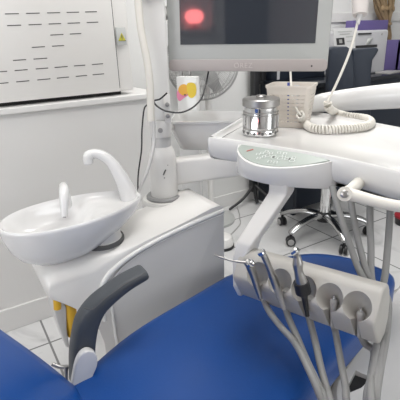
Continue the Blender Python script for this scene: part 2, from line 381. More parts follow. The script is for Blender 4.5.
b = nb(); lathe(b, [(0.016, 0.735), (0.014, 0.739), (0.009, 0.739), (0.008, 0.736)], (0.195, 1.128, 0), n=20); obj('drain', b, 'chrome', bowl)
# cup filler spout and bowl rinse nozzle
b = nb(); tube(b, [(0.440, 1.15, 0.785), (0.432, 1.155, 0.825), (0.416, 1.165, 0.872), (0.400, 1.180, 0.908), (0.372, 1.195, 0.931), (0.345, 1.205, 0.933)], [0.030, 0.026, 0.020, 0.0165, 0.0145, 0.0135], 18, sub=8, round_end=False)
tube(b, [(0.355, 1.200, 0.932), (0.343, 1.205, 0.927), (0.341, 1.206, 0.907)], [0.0145, 0.0155, 0.0145], 16, sub=6, round_end=False)
sp_ = obj('spout', b, 'ceramic', unit, sharp=60)
b = nb(); tube(b, [(0.341, 1.206, 0.9075), (0.341, 1.206, 0.903)], 0.012, 14, sub=1); obj('spout_aerator', b, 'panel', sp_)
b = nb(); tube(b, [(0.262, 1.205, 0.79), (0.256, 1.185, 0.835), (0.248, 1.150, 0.868), (0.236, 1.10, 0.874), (0.228, 1.078, 0.858), (0.218, 1.062, 0.815)], [0.014, 0.014, 0.0135, 0.0135, 0.012, 0.0085], 14, sub=6)
nz = obj('rinse_nozzle', b, 'ceramic', unit, sharp=60)
b = nb(); tube(b, [(0.2182, 1.0622, 0.8155), (0.2176, 1.0614, 0.8135)], 0.0042, 10, sub=1); obj('nozzle_hole', b, 'dark', nz)

# ---------------------------------------------------------------- support post on the unit
PC = V((0.608, 1.252))
post = thing('support_post', 'white vertical post rising from the dental unit top, grey flange at its foot', 'post', (PC.x, PC.y, 0.724))
b = nb(); lathe(b, [(0.064, 0.724), (0.064, 0.731), (0.060, 0.735), (0.048, 0.735)], (PC.x, PC.y, 0), n=40); obj('base_flange', b, 'flange', post)
b = nb(); lathe(b, [(0.047, 0.733), (0.047, 0.865), (0.044, 0.885), (0.036, 0.903), (0.034, 0.908)], (PC.x, PC.y, 0), n=40); sl = obj('lower_sleeve', b, 'white', post)
b = nb(); lathe(b, [(0.033, 0.905), (0.033, 0.945)], (PC.x, PC.y, 0), n=32); obj('collar', b, 'panel', post)
b = nb(); lathe(b, [(0.037, 0.942), (0.038, 0.945), (0.038, 0.992), (0.037, 0.996)], (PC.x, PC.y, 0), n=32); cl_ = obj('clamp', b, 'white', post)
view = V((-PC.x, -PC.y, 0)).normalized(); side = V((-view.y, view.x, 0))
b = nb(); lathe(b, [(0.008, 0), (0.008, 0.003), (0.004, 0.003)], V((PC.x, PC.y, 0.968))+view*0.0375, axis=view, n=16, sx=1); obj('clamp_screw', b, 'greyp', cl_)
rz = math.atan2(view.y, view.x)+math.pi/2
b = nb(); box(b, (PC.x-0.004*view.x, PC.y, (0.994+1.98)/2), (0.074, 0.062, 1.98-0.994), rz, bev=0.008, seg=3); obj('mast', b, 'white', post)
b = nb(); box(b, V((PC.x, PC.y, 1.39))+view*0.012, (0.088, 0.07, 0.05), rz, bev=0.006); obj('upper_collar', b, 'greyp', post)
# bolted bracket plate on the right of the mast
b = nb(); box(b, V((PC.x, PC.y, 1.035))+view*0.033+side*0.027, (0.022, 0.006, 0.09), rz, bev=0.002); bp_ = obj('bracket_plate', b, 'white', post)
for dz in (-0.022, 0.014):
    b = nb(); lathe(b, [(0.007, 0), (0.007, 0.006), (0.004, 0.008)], V((PC.x, PC.y, 1.035+dz))+view*0.036+side*0.027, axis=view, n=8); obj('bolt', b, 'flange', bp_)
# small dark mark printed on the sleeve
b = nb(); c_ = V((PC.x, PC.y, 0.826))+view*0.0478+side*0.004
for dx, dz, w, h, an in ((0.002, 0.006, 0.004, 0.013, 0.5), (-0.002, -0.002, 0.004, 0.010, 0.4), (-0.001, -0.017, 0.004, 0.003, 0), (0.013, 0.026, 0.002, 0.003, 0)):
    p = c_+side*dx+V((0, 0, dz))-view*(0.0022 if dx > 0.01 else 0)
    box(b, p, (w, 0.001, h), rot=Matrix.Rotation(rz, 3, 'Z') @ Matrix.Rotation(an, 3, 'Y'))
obj('printed_mark', b, 'slot', sl, smooth=False)

# grey-white corrugated hose down the left of the mast
def poff(d, s, z): return V((PC.x, PC.y, z))+view*d+side*s
b = nb(); tube(b, [pd(133, -30, 1.18), pd(138, 0, 1.195), pd(141, 30, 1.215), pd(146, 55, 1.235), pd(149.5, 78, 1.255), pd(150.5, 100, 1.275), pd(151, 121, 1.292)], 0.0112, 14)
tag(obj('suction_hose', b, 'cream'), 'thick cream hose running down the left side of the white post', 'hose')
b = nb(); tube(b, [pd(153, 118, 1.33), pd(154, 128, 1.33), pd(153, 150, 1.325), pd(147, 172, 1.32), pd(141, 186, 1.32), pd(138, 196, 1.32)], 0.0055, 10)
tag(obj('grey_hose', b, 'panel'), 'thin pale grey hose curving from the post down behind the bowl', 'hose')
b = nb(); tube(b, [pd(150, 103, 1.37), pd(147, 105, 1.345), pd(144, 110, 1.335), pd(142, 130, 1.34), pd(141.5, 150, 1.34), pd(138.5, 172, 1.335), pd(138, 188, 1.33), pd(140, 200, 1.33)], 0.0025, 8)
tag(obj('black_cable', b, 'black'), 'thin black cable hanging down left of the post to the bowl', 'cable')
b = nb(); tube(b, [pd(167, 93, 1.295), pd(160, 99, 1.29), pd(154, 101, 1.29), pd(157, 106, 1.29), pd(166, 111, 1.29), pd(180, 112.5, 1.29), pd(192, 108, 1.30), pd(201, 99, 1.31), pd(205, 88, 1.33), pd(208, 74, 1.35), pd(210, 60, 1.38)], 0.0027, 8)
tag(obj('looped_black_cable', b, 'black'), 'black cable looping from the post past the stickers up behind the monitor', 'cable')

# ---------------------------------------------------------------- monitor
BLc, BRc = pd(169, 71.5, 1.345), pd(327, 71.5, 1.262)
mx_ = (BRc-BLc).normalized(); mn = mx_.cross(V((0, 0, 1))).normalized()          # toward the viewer
if mn.dot(V((0, -1, 0))) < 0: mn = -mn
mz = mn.cross(mx_).normalized()
if mz.z < 0: mz = -mz
mz = (Matrix.Rotation(math.radians(-1.0), 3, mx_) @ mz); mn = (mx_.cross(mz)).normalized()
if mn.y > 0: mn = -mn
MW = (BRc-BLc).length; MH = 0.335
def mp_(x, z, d=0): return BLc+mx_*(x*MW)+mz*z+mn*d
mon = thing('monitor', 'silver framed flat monitor on the post with dark glossy screen', 'monitor', mp_(0.5, 0, -0.02))
MR = Matrix((mx_, -mn, mz)).transposed()
def mbox(b, x0, x1, z0, z1, d0, d1, bev=0.0, seg=3):
    c = mp_((x0+x1)/2/MW, (z0+z1)/2, (d0+d1)/2); box(b, c, (x1-x0, abs(d1-d0), z1-z0), rot=MR, bev=bev, seg=seg)
def rrect(x0, x1, z0, z1, r, n=6):
    o_ = []
    for cx_, cz_, a0 in ((x1-r, z1-r, 0), (x0+r, z1-r, 90), (x0+r, z0+r, 180), (x1-r, z0+r, 270)):
        for i in range(n+1):
            a = math.radians(a0+90*i/n); o_.append((cx_+r*math.cos(a), cz_+r*math.sin(a)))
    return o_
CH = 0.036
b = nb(); prism(b, [mp_(x/MW, z, 0) for x, z in rrect(0, MW, 0, MH, 0.014)], -mn*0.035, bev=0.003); fr = obj('housing', b, 'silver', mon, sharp=40)
b = nb(); prism(b, [mp_(x/MW, z, -0.001) for x, z in rrect(0.001, MW-0.001, 0.001, CH, 0.013)], mn*0.004, bev=0.0012); chn = obj('chin', b, 'chin', fr, sharp=40)
b = nb(); mbox(b, 0.040, MW-0.041, CH+0.044, MH-0.02, -0.001, 0.0012); obj('screen', b, 'screen', mon, smooth=False)
b = nb(); mbox(b, 0.12, MW-0.12, 0.06, MH-0.05, -0.033, -0.07, bev=0.012); obj('rear_cover', b, 'silver', mon)
for (x, r_, m_) in ((0.880, 0.0012, 'greyp'), (0.905, 0.0026, 'black')):
    b = nb(); lathe(b, [(r_, 0), (r_, 0.0012)], mp_(x, 0.016, 0.003), axis=mn, n=14); obj('power_button' if r_ > 0.002 else 'indicator', b, m_, chn)
tc = bpy.data.curves.new('brand_text', 'FONT'); tc.body = 'OREZ'; tc.size = 0.021; tc.extrude = 0.0005; tc.space_character = 1.12
to = bpy.data.objects.new('brand_text', tc); COL.objects.link(to); bpy.context.view_layer.update()
tm = bpy.data.meshes.new_from_object(to.evaluated_get(bpy.context.evaluated_depsgraph_get())); bpy.data.objects.remove(to)
b = nb(); b.from_mesh(tm)
for v in b.verts: v.co = mp_(0.425, 0.011, 0.0035)+mx_*v.co.x+mz*v.co.y+mn*v.co.z
obj('brand_lettering', b, mat('embossed_silver', (0.50, 0.46, 0.45), 0.3, var=0.02), chn, smooth=False)
# arm from mast to monitor and the plate hanging behind it
c1, c2 = V((PC.x, PC.y, 1.32)), mp_(0.32, 0.17, -0.07)
b = nb(); tube(b, [c1, (c1+c2)/2+V((0.02, 0.06, 0)), c2], 0.02, 16, sub=6); obj('mount_arm', b, 'white', mon)
pl0, pl1 = pd(177.5, 76, 1.70), pd(199.5, 116, 1.72)
prx = (V((pl1.x, pl1.y, 0))-V((pl0.x, pl0.y, 0))); pw = prx.length; prx.normalize(); pn = V((prx.y, -prx.x, 0))
pc_ = (pl0+pl1)/2
ptop, pbot = pl0.z, pl1.z
PRz = math.atan2(prx.y, prx.x)
plate = thing('mounting_column', 'white column with pink and yellow stickers behind the monitor', 'column', (pc_.x, pc_.y, 0))
b = nb(); box(b, (pc_.x, pc_.y, ptop/2)+pn*0 if False else V((pc_.x, pc_.y, ptop/2)), (pw, 0.03, ptop), PRz, bev=0.006); pcol = obj('column_body', b, 'gloss', plate)
b = nb()
for s in (-0.3, 0.1): box(b, V((pc_.x, pc_.y, ptop+0.012))+prx*(pw*s), (0.008, 0.012, 0.03), PRz, bev=0.002)
obj('metal_clip', b, 'steel', plate)
def stick(name, outl, m_, h):
    b = nb()
    pp = []
    for (u, v) in outl:
        d = ray(u, v); t_ = (pc_+pn*(0.015+h*0.6)-CAM_C).dot(pn)/d.dot(pn); pp.append(CAM_C+d*t_)
    prism(b, catmull(pp, 5, True), pn*0.0006 if pn.dot(V((0, -1, 0))) > 0 else -pn*0.0006); return obj(name, b, m_, plate, smooth=False)
stick('heart_sticker', [(177, 92), (179, 89.5), (181.5, 92.5), (185, 90), (189, 94), (184, 98), (179.5, 101), (177, 97)], 'stickpink', 0.0005)
stick('bird_sticker', [(178.5, 88.5), (181, 85), (185, 84.3), (188, 87), (188.5, 91), (186, 95), (182, 95), (179, 92)], 'stickora', 0.0016)
stick('round_sticker', [(187, 84), (191, 82.5), (195, 84), (196.3, 89), (195.5, 95), (192, 98), (188.5, 96), (187, 90)], 'stickyel', 0.0026)
stick('sticker_eye', [(184.3, 94.2), (185.6, 94.2), (185.6, 95.4), (184.3, 95.4)], 'slot', 0.0036)

# ---------------------------------------------------------------- side bin on the post
bc = [pz(167, 123.5, 0.97), pz(247, 122.5, 0.97), pz(250, 112.5, 0.97), pz(177, 111.5, 0.97)]
cen = sum(bc, V())/4
def quad_ring(s, z, r=0.03, n=6):
    q = [cen+(p-cen)*s for p in bc]; o_ = []
    for i in range(4):
        p0, p1, p2 = q[i-1], q[i], q[(i+1) % 4]
        d0 = (p0-p1).normalized()*r; d1 = (p2-p1).normalized()*r
        for k in range(n+1):
            t_ = k/n; p = (p1+d0)*(1-t_)**2+p1*2*t_*(1-t_)+(p1+d1)*t_*t_
            o_.append(V((p.x, p.y, z)))
    return o_
sb = thing('side_tray', 'open white plastic bin held on the post behind the instrument tray', 'tray', (cen.x, cen.y, 0.87))
b = nb(); ring_loft(b, [quad_ring(0.72, 0.868), quad_ring(0.76, 0.873), quad_ring(0.95, 0.945), quad_ring(0.965, 0.966), quad_ring(1.0, 0.968), quad_ring(1.0, 0.975), quad_ring(0.94, 0.975), quad_ring(0.92, 0.95), quad_ring(0.74, 0.885), quad_ring(0.70, 0.88)])
obj('bin', b, 'gloss', sb, sharp=50)
b = nb(); q = V((bc[0].x, bc[0].y, 0.955)); tube(b, [V((PC.x, PC.y, 0.968))+(q-V((PC.x, PC.y, 0.968))).normalized()*0.038, q+(cen-q)*0.08], 0.013, 12, sub=2); obj('bracket', b, 'white', sb)

# ---------------------------------------------------------------- delivery unit: swing arm, tray, pad, handle, hanging arm, holder bar
du = thing('delivery_unit', 'white swing-arm instrument tray unit with control pad and holder bar', 'dental delivery unit', (0.8, 0.8, 0.95))
p0 = V((PC.x, PC.y, 0.81))
b = nb(); prism(b, [V((0.630, 1.236, 0.855)), V((0.93, 1.045, 0.882)), V((0.93, 1.045, 0.802)), V((0.630, 1.236, 0.762))], V((0.034, 0.05, 0)), bev=0.012); obj('swing_arm', b, 'white', du)
ZT = 1.0
FA = 0.595
tray_o = [(0.69, 0.27), (0.688, 0.433), (0.676, 0.569), (0.637, 0.717), (0.584, 0.875), (0.5765, 0.898), (0.583, 0.913), (0.69, 0.987), (0.793, 1.059), (0.86, 1.085), (1.0, 1.05), (1.045, 0.99), (1.05, 0.90), (1.035, 0.67), (1.02, 0.27)]
def tr(pts, s, z, c=(0.82, 0.66)):
    return [V((c[0]+(a-c[0])*s, c[1]+(bq-c[1])*s, z)) for a, bq in pts]
def inset(pts, d, z):
    n = len(pts); o_ = []
    for i in range(n):
        p0, p1, p2 = V(pts[i-1]), V(pts[i]), V(pts[(i+1) % n])
        e1 = (p1-p0).normalized(); e2 = (p2-p1).normalized()
        n1 = V((e1.y, -e1.x)); n2 = V((e2.y, -e2.x)); m_ = (n1+n2).normalized(); q = p1+m_*(d/max(0.3, m_.dot(n1)))
        o_.append(V((q.x, q.y, z)))
    return o_
tp = [tuple(p)[:2] for p in catmull([V((a, bq, 0)) for a, bq in tray_o], 4, True)]
# outline runs clockwise seen from above: positive inset = inward
b = nb()
ring_loft(b, [inset(tp, 0.075, 0.940), inset(tp, 0.045, 0.941), inset(tp, 0.014, 0.946), inset(tp, 0.004, 0.955), inset(tp, 0, 0.972), inset(tp, 0.0, ZT), inset(tp, 0.004, ZT+0.005), inset(tp, 0.012, ZT+0.005), inset(tp, 0.017, ZT-0.002), inset(tp, 0.024, ZT-0.005)])
tray = obj('tray', b, 'gloss', du, sharp=45)
# half-moon pad bulging from the front edge
pl_ = [pa(237, 147, 0.0) if False else None]
padc = []
padN = 24
PL, PR_ = V((0.598, 0.806)), V((0.684, 0.575))
pch = (PR_-PL); plen = pch.length; pch.normalize(); pnv = V((pch.y, -pch.x))
if pnv.x > 0: pnv = -pnv
def bulge(t_): return 0.065*max(0, math.sin(math.pi*t_**0.80))**0.75
def padpt(t_, h, z, k_=1.0): 
    q = PL+pch*(plen*t_)+pnv*(h*k_); return V((q.x, q.y, z))
ts = [i/padN for i in range(padN+1)]
SL = 0.36
padtop = [padpt(t_, bulge(t_)-0.001, 0.9995-SL*bulge(t_)) for t_ in ts]
mid = [padpt(t_, bulge(t_), 0.989-SL*bulge(t_)) for t_ in ts]
low = [padpt(t_, bulge(t_), 0.948, 0.97) for t_ in ts]
low2 = [padpt(t_, bulge(t_), 0.935, 0.82) for t_ in ts]
def ext(L, z): return L+[padpt(1, -0.02, z), padpt(0, -0.02, z)]
b = nb(); ring_loft(b, [ext(low2, 0.935), ext(low, 0.948), ext(mid, 0.985), ext(padtop, 0.9995)])
ph = obj('pad_housing', b, 'gloss', du, sharp=50)
# grey-green membrane
mem = []
for t_ in [0.035+0.93*i/24 for i in range(25)]:
    h = max(0.0, bulge(t_)-0.0075); mem.append(padpt(t_, h, 1.0003-SL*h))
mem = mem+[padpt(0.965, -0.001, 1.0006), padpt(0.035, -0.001, 1.0006)]
b = nb(); prism(b, mem, (0, 0, -0.003)); memo = obj('control_pad', b, 'padgreen', ph, smooth=False)
padnrm = (V((pnv.x, pnv.y, 0))*SL+V((0, 0, 1))).normalized()
def on_pad(u, v):
    d = ray(u, v); pt = V((PL.x, PL.y, 1.0012)); t_ = (pt-CAM_C).dot(padnrm)/d.dot(padnrm); return CAM_C+d*t_
icons = [(258, 154.2, 0), (258.5, 158.3, 0), (264, 156.6, 0), (266.5, 151.6, 0), (267.5, 155.6, 1), (269.5, 161.5, 0), (273.5, 157, 1), (275.5, 162.4, 0), (279, 152.7, 0), (280, 158.2, 1), (285, 153.5, 0), (286.5, 158.8, 0), (284, 156, 0), (292, 160.6, 1), (293.5, 158, 0), (262, 153, 0), (271, 153, 0)]
b = nb(); PR = padnrm.to_track_quat('Z', 'X').to_matrix()
for u, v, kind in icons:
    c = on_pad(u, v)
    R2 = PR @ Matrix.Rotation(0.25, 3, 'Z')
    if kind == 0:
        for dy in (-0.0038, 0.0038): box(b, c+PR @ V((0, dy, 0)), (0.007, 0.0012, 0.0006), rot=R2)
        for dx in (-0.0034, 0.0034): box(b, c+PR @ V((dx, 0, 0)), (0.0012, 0.007, 0.0006), rot=R2)
    else:
        for i in range(10):
            a0 = 2*math.pi*i/10; box(b, c+PR @ V((0.0055*math.cos(a0), 0.0055*math.sin(a0), 0)), (0.0012, 0.0038, 0.0006), rot=PR @ Matrix.Rotation(a0, 3, 'Z'))
obj('pad_icons', b, 'icon', memo, smooth=False)
b = nb()
for j in range(4):
    c = on_pad(247.5+j*1.7, 150.8-0.45*j); box(b, c, (0.004, 0.0035, 0.0006), rot=PR @ Matrix.Rotation(0.3, 3, 'Z'))
obj('pad_red_mark', b, 'red', memo, smooth=False)
b = nb()
for u, v in ((273.5, 157), (289.5, 159)):
    c = on_pad(u, v); b = nb(); box(b, c+V((0, 0, 0.0004)), (0.005, 0.004, 0.0006), rot=PR); obj('dark_key', b, 'slot', memo, smooth=False)
# handle bar under the front right of the tray
b = nb()
h0, h1, h2, h3, h4 = pd(360, 182, 0.83), pd(350, 190, 0.80), pd(362, 197, 0.77), pd(385, 204.5, 0.735), pd(430, 209, 0.68)
tube(b, [pd(362, 180, 0.86), pd(352, 189, 0.815), pd(346, 193, 0.79)], [0.012, 0.012, 0.0115], 18, sub=6)
tube(b, [pd(346, 193.5, 0.79), pd(358, 196.5, 0.775), pd(378, 202, 0.745), pd(400, 206.5, 0.715), pd(440, 212, 0.67)], [0.0125, 0.0115, 0.0105, 0.010, 0.010], 18, sub=8)
tube(b, [pd(346.5, 194, 0.807), pd(344.5, 194, 0.777)], [0.0135, 0.0135], 22, sub=2)
hd = obj('handle', b, 'cream', du, sharp=60)
b = nb(); c_ = pd(344.4, 194, 0.7765); ax = (CAM_C-c_).normalized(); lathe(b, [(0.0075, -0.002), (0.0075, 0.002), (0.005, 0.0035), (0.003, 0.004)], c_, axis=ax, n=20); obj('handle_bolt', b, 'steel', hd)
# arm down to the holder bar
L0, L1 = pz(244, 272, 0.742), pz(378, 315, 0.765)
Ld = (L1-L0).normalized(); BLEN = (L1-L0).length
Fd = V((Ld.y, -Ld.x, 0)).normalized()
if Fd.x > 0: Fd = -Fd
Ud = Ld.cross(Fd).normalized()
if Ud.z < 0: Ud = -Ud
def bar(l, f, z): return L0+Ld*l+Fd*f+Ud*z
b = nb(); t = bmesh.new(); rr = []
a_top = pz(281, 181, 0.945)+V((0.012, 0.010, 0))
for p, wl, wf in ((a_top+V((0, 0, 0.01)), 0.024, 0.018), (a_top-V((0, 0, 0.03)), 0.024, 0.018), (bar(0.006, -0.018, 0.075), 0.021, 0.021), (bar(-0.006, -0.012, 0.03), 0.014, 0.030), (bar(-0.008, 0.0, -0.03), 0.008, 0.026), (bar(-0.006, 0.002, -0.058), 0.006, 0.014)):
    rr.append([p+Ld*wl+Fd*wf, p-Ld*wl+Fd*wf, p-Ld*wl-Fd*wf, p+Ld*wl-Fd*wf])
ring_loft(t, rr); bmesh.ops.recalc_face_normals(t, faces=t.faces[:])
es = [e for e in t.edges if len(e.link_faces) == 2 and e.calc_face_angle(0) > 0.25]
bmesh.ops.bevel(t, geom=es, offset=0.005, segments=3, profile=0.5, affect='EDGES', clamp_overlap=True); merge(b, t)
obj('holder_arm', b, 'white', du, sharp=50)
# holder bar with five scooped sockets
sec = [(-0.026, 0.055), (-0.002, 0.058), (0.010, 0.050), (0.038, 0.006), (0.036, -0.006), (0.014, -0.052), (0.002, -0.058), (-0.020, -0.050), (-0.036, -0.02), (-0.039, 0.012), (-0.034, 0.040)]
b = nb(); prism(b, [bar(-0.004, f, z) for f, z in sec], Ld*(BLEN+0.012), bev=0.005, seg=3)
cut = nb()
fn = (Fd*0.844+Ud*0.536).normalized(); fpt = bar(0, 0.024, 0.028)
def on_face(u, v): d = ray(u, v); return CAM_C+d*((fpt-CAM_C).dot(fn)/d.dot(fn))
SPX = [(259.5, 268), (281.5, 275.5), (305, 284), (330.5, 292.5), (358.5, 299.5)]
SC = [on_face(u, v) for u, v in SPX]
SOCK = [(c-L0).dot(Ld) for c in SC]
axis = (Ud*0.80+Fd*0.60).normalized()
for l in SOCK:
    c = bar(l, 0.027, 0.020)-axis*0.036
    lathe(cut, [(0.009, -0.004), (0.0115, 0.0), (0.0135, 0.008), (0.0225, 0.024), (0.0268, 0.037), (0.0285, 0.09)], c, axis=axis, n=32)
hb = bool_cut('holder_bar', b, cut, 'holder', du)
cut = nb(); RB = Matrix((Ld, Fd, Ud)).transposed()
for l in SOCK: prism(cut, [bar(l+x, 0.004, z) for x, z in ((-0.008, 0.012), (0.008, 0.012), (0.0045, -0.08), (-0.0045, -0.08))], Fd*0.06)
tmp = nb(); tmp.from_mesh(hb.data)
for v in tmp.verts: v.co += V(hb['_base'])
bpy.data.objects.remove(hb)
hb = bool_cut('holder_bar', tmp, cut, 'holder', du)
DS = [(CAM_R.transposed() @ (c-CAM_C)).z*-1 for c in SC]          # distance of each socket mouth

# white spring arm behind the tray
b = nb(); P = [V((0.985, 1.00, 1.022)), V((1.05, 0.965, 1.035)), V((1.16, 0.90, 1.044)), V((1.32, 0.81, 1.052)), V((1.55, 0.68, 1.07))]
tube(b, P, [0.017, 0.030, 0.037, 0.043, 0.047], 20, sub=8, round_end=True, flat=0.9)
tube(b, [V((1.4, 0.765, 1.05)), V((1.4, 0.78, 0.93)), V((1.2, 0.85, 0.90)), V((0.95, 0.95, 0.90))], 0.03, 14, sub=6)
obj('spring_arm', b, 'gloss', du, sharp=60)

# ---------------------------------------------------------------- instruments in the holder bar
def sockp(i, f=0.0, z=0.0): return bar(SOCK[i], f, z)
def path(i, lst): return [pd(u, v, DS[i]+dd) for u, v, dd in lst]
vdir = lambda u, v: ray(u, v).normalized()
# air-water syringe
i0 = thing('air_water_syringe', 'chrome air-water syringe with long thin bent nozzle in the leftmost holder socket', 'dental instrument', sockp(0))
b = nb(); tube(b, path(0, [(247, 262, -.032), (250, 266, -.030), (253.5, 275, -.024), (256.5, 285, -.018), (260, 297, -.012)]), [0.0075, 0.0095, 0.0085, 0.0075, 0.0050], 14, sub=6, round_end=True); obj('handle_body', b, 'steel', i0)
b = nb(); lathe(b, [(0.006, -0.010), (0.0088, -0.004), (0.0088, 0.006), (0.005, 0.010)], pd(250, 263, DS[0]-.036), axis=vdir(60, 150), n=16); obj('head', b, 'chrome', i0)
for k_ in (0, 1):
    b = nb(); lathe(b, [(0.0032, 0), (0.0032, 0.006), (0.0015, 0.008)], pd(250.8+k_*2.4, 263+k_*1.4, DS[0]-.043), axis=-vdir(251, 263), n=12); obj('button', b, 'chrome', i0)
b = nb(); tube(b, path(0, [(248, 262.5, -.036), (240, 262, -.036), (231, 260.5, -.036), (220, 257, -.034), (214, 254.8, -.034)]), [0.0028, 0.0023, 0.002, 0.0018, 0.0014], 10, sub=6); obj('nozzle', b, 'steel', i0)
# slim handpiece
i1 = thing('handpiece', 'slim plain steel handpiece in the second holder socket from the left', 'dental instrument', sockp(1))
b = nb(); tube(b, path(1, [(262, 253.5, -.045), (265, 258, -.042), (269, 267, -.036), (273, 277, -.026), (276.5, 287, -.020)]), [0.0062, 0.0068, 0.0064, 0.0084, 0.0080], 14, sub=6); obj('grip', b, 'steel', i1)
b = nb(); lathe(b, [(0.0045, -0.007), (0.0068, -0.005), (0.0068, 0.006), (0.004, 0.008)], pd(261.5, 252.8, DS[1]-.046), axis=(0.3, -0.7, 0.5), n=16); obj('head', b, 'chrome', i1)
b = nb(); tube(b, path(1, [(276.5, 287, -.020), (280, 297, -.014), (284, 309, -.010)]), [0.0080, 0.0062, 0.0045], 14, sub=3); obj('coupling', b, 'greyp', i1)
# angled handpiece with black coupling
i2 = thing('angled_handpiece', 'angled steel handpiece with a black coupling in the middle holder socket', 'dental instrument', sockp(2))
b = nb(); tube(b, path(2, [(296, 254, -.045), (297.5, 258, -.042)]), [0.0058, 0.0062], 14, sub=2)
tube(b, path(2, [(297.2, 256, -.042), (297.8, 264, -.038), (298.5, 271, -.034), (301.5, 282, -.026)]), [0.0068, 0.0100, 0.0082, 0.0115], 16, sub=6); obj('grip', b, 'steel', i2)
b = nb(); lathe(b, [(0.005, -0.008), (0.0072, -0.006), (0.0072, 0.005), (0.0045, 0.008)], pd(295, 251.5, DS[2]-.046), axis=(0.35, -0.55, 0.7), n=16); obj('head', b, 'chrome', i2)
b = nb(); tube(b, path(2, [(301, 281.5, -.025), (303.5, 292, -.016)]), [0.0150, 0.0155], 16, sub=2)
tube(b, path(2, [(303.5, 291, -.017), (304.5, 298, -.012), (307.5, 316, -.006)]), [0.0115, 0.0062, 0.0040], 14, sub=3); obj('coupling', b, 'black', i2)
# empty sockets: connectors with chrome tips
i3 = thing('tubing_connector', 'dark hose connector with chrome tip in the fourth holder socket from the left', 'hose connector', sockp(3))
i4 = thing('tubing_connector', 'dark hose connector sunk in the rightmost holder socket', 'hose connector', sockp(4))
for r_, i, z_ in ((i3, 3, 0.004), (i4, 4, -0.004)):
    q, q2 = bar(SOCK[i], 0.008, z_), bar(SOCK[i], 0.012, -0.050)
    b = nb(); tube(b, [q, (q+q2)/2, q2], [0.0075, 0.006, 0.0042], 14, sub=3, round_end=True); obj('connector', b, 'greyp', r_)
    dirv = (q-q2).normalized(); b = nb(); lathe(b, [(0.0050, 0.004), (0.0050, 0.0075), (0.0025, 0.008), (0.0025, 0.013)], q, axis=dirv, n=14); obj('tip', b, 'chrome', r_)
# hoses: from each socket under the bar, over the seat edge, looping up behind the bar to the tray
H = [
 (i0, [(269, 311), (281, 327), (295, 343), (308, 368), (320, 396)], [0.90, 0.87, 0.84, 0.80, 0.77]),
 (i1, [(289, 319), (297, 337), (307, 361), (318, 384), (327, 404)], [0.88, 0.855, 0.825, 0.795, 0.765]),
 (i2, [(311, 325), (316, 345), (321, 368), (327, 389), (332, 406)], [0.86, 0.84, 0.815, 0.785, 0.76]),
 (i3, [(335, 330), (338, 346), (342, 368), (345.5, 387), (348, 406)], [0.845, 0.83, 0.805, 0.775, 0.75]),
]
backs = [[(386, 300), (385, 330), (382, 345), (377, 372), (374, 404)], [(388, 300), (387, 330), (385, 345), (380, 372), (376, 404)],
         [(378, 300), (380, 332), (377, 345), (372, 374), (367, 406)], [(381, 300), (382, 335), (379, 350), (374, 378), (370, 408)]]
tops = [[(332, 186), (340, 214), (350, 245), (360, 272), (372, 290)], [(349, 190), (354, 220), (360, 248), (367, 272), (378, 290)],
        [(370, 194), (370, 225), (371, 248), (371, 272), (374, 290)], [(391, 196), (389, 230), (387, 255), (385, 275), (382, 290)]]
for k, (root, fr_, dep) in enumerate(H):
    pts = [bar(SOCK[k], 0.010, -0.045)]+[pd(u, v, d) for (u, v), d in zip(fr_, dep)]
    e = pts[-1]
    loop = [e+V((0.008, -0.045, -0.085)), e+V((0.035, -0.075, -0.14)), e+V((0.08, -0.06, -0.12))]
    bk = [pd(u, v, 0.735+0.026*(4-j)) for j, (u, v) in reversed(list(enumerate(backs[k])))]
    tp_ = [pd(u, v, 0.885-0.010*j) for j, (u, v) in reversed(list(enumerate(tops[k])))]
    b = nb(); tube(b, pts+loop+bk+tp_, 0.0070, 10, sub=6); obj('hose', b, 'hose', root)
b = nb(); e = pd(371, 404, 0.72)
tube(b, [bar(SOCK[4], 0.008, -0.045), bar(SOCK[4]+0.006, -0.004, -0.075), pd(374, 352, 0.80), pd(371, 376, 0.76), e, e+V((0.01, -0.02, -0.10))], 0.0070, 10, sub=6); obj('hose', b, 'hose', i4)

# ---------------------------------------------------------------- things on the tray
TS = ZT-0.005
cc = pz(260.3, 134.5, TS); cc = V((cc.x, cc.y, TS+0.001))
can = thing('cotton_canister', 'shiny chrome and glass canister with steel lid on the tray', 'canister', cc)
r0 = 0.0465
b = nb(); lathe(b, [(r0-0.004, 0), (r0, 0.004), (r0, 0.016), (r0-0.0015, 0.018), (r0-0.003, 0.02), (r0-0.003, 0.074), (r0-0.001, 0.076)], cc, n=48); jar = obj('jar', b, 'chrome', can)
b = nb()
for z in (0.020, 0.055, 0.062): lathe(b, [(r0-0.003, z-0.0014), (r0+0.0006, z-0.001), (r0+0.0006, z+0.001), (r0-0.003, z+0.0014)], cc, n=48, cap0=False, cap1=False)
for a in range(6):
    ang = a*math.pi/3+0.2; p = cc+V((math.cos(ang)*(r0-0.001), math.sin(ang)*(r0-0.001), 0)); tube(b, [p+V((0, 0, 0.02)), p+V((0, 0, 0.056))], 0.0028, 8, sub=1)
obj('relief_bands', b, 'steel', jar)
b = nb()
for a in range(14):
    ang = a*2*math.pi/14+0.1; p = cc+V((math.cos(ang)*(r0), math.sin(ang)*(r0), 0.010)); lathe(b, [(0.004, -0.001), (0.004, 0.0008), (0.002, 0.0012)], p, axis=(math.cos(ang), math.sin(ang), 0), n=10)
obj('dark_studs', b, 'slot', jar)
b = nb(); lathe(b, [(r0+0.0005, 0.0765), (r0+0.0025, 0.078), (r0+0.0025, 0.094), (r0, 0.0965), (0.012, 0.0985), (0.0, 0.0985)][:-1], cc, n=48); lid = obj('lid', b, 'steel', can)
b = nb(); lathe(b, [(0.013, 0.098), (0.014, 0.101), (0.012, 0.1035), (0.004, 0.1045)], cc, n=24); obj('lid_knob', b, 'steel', lid)

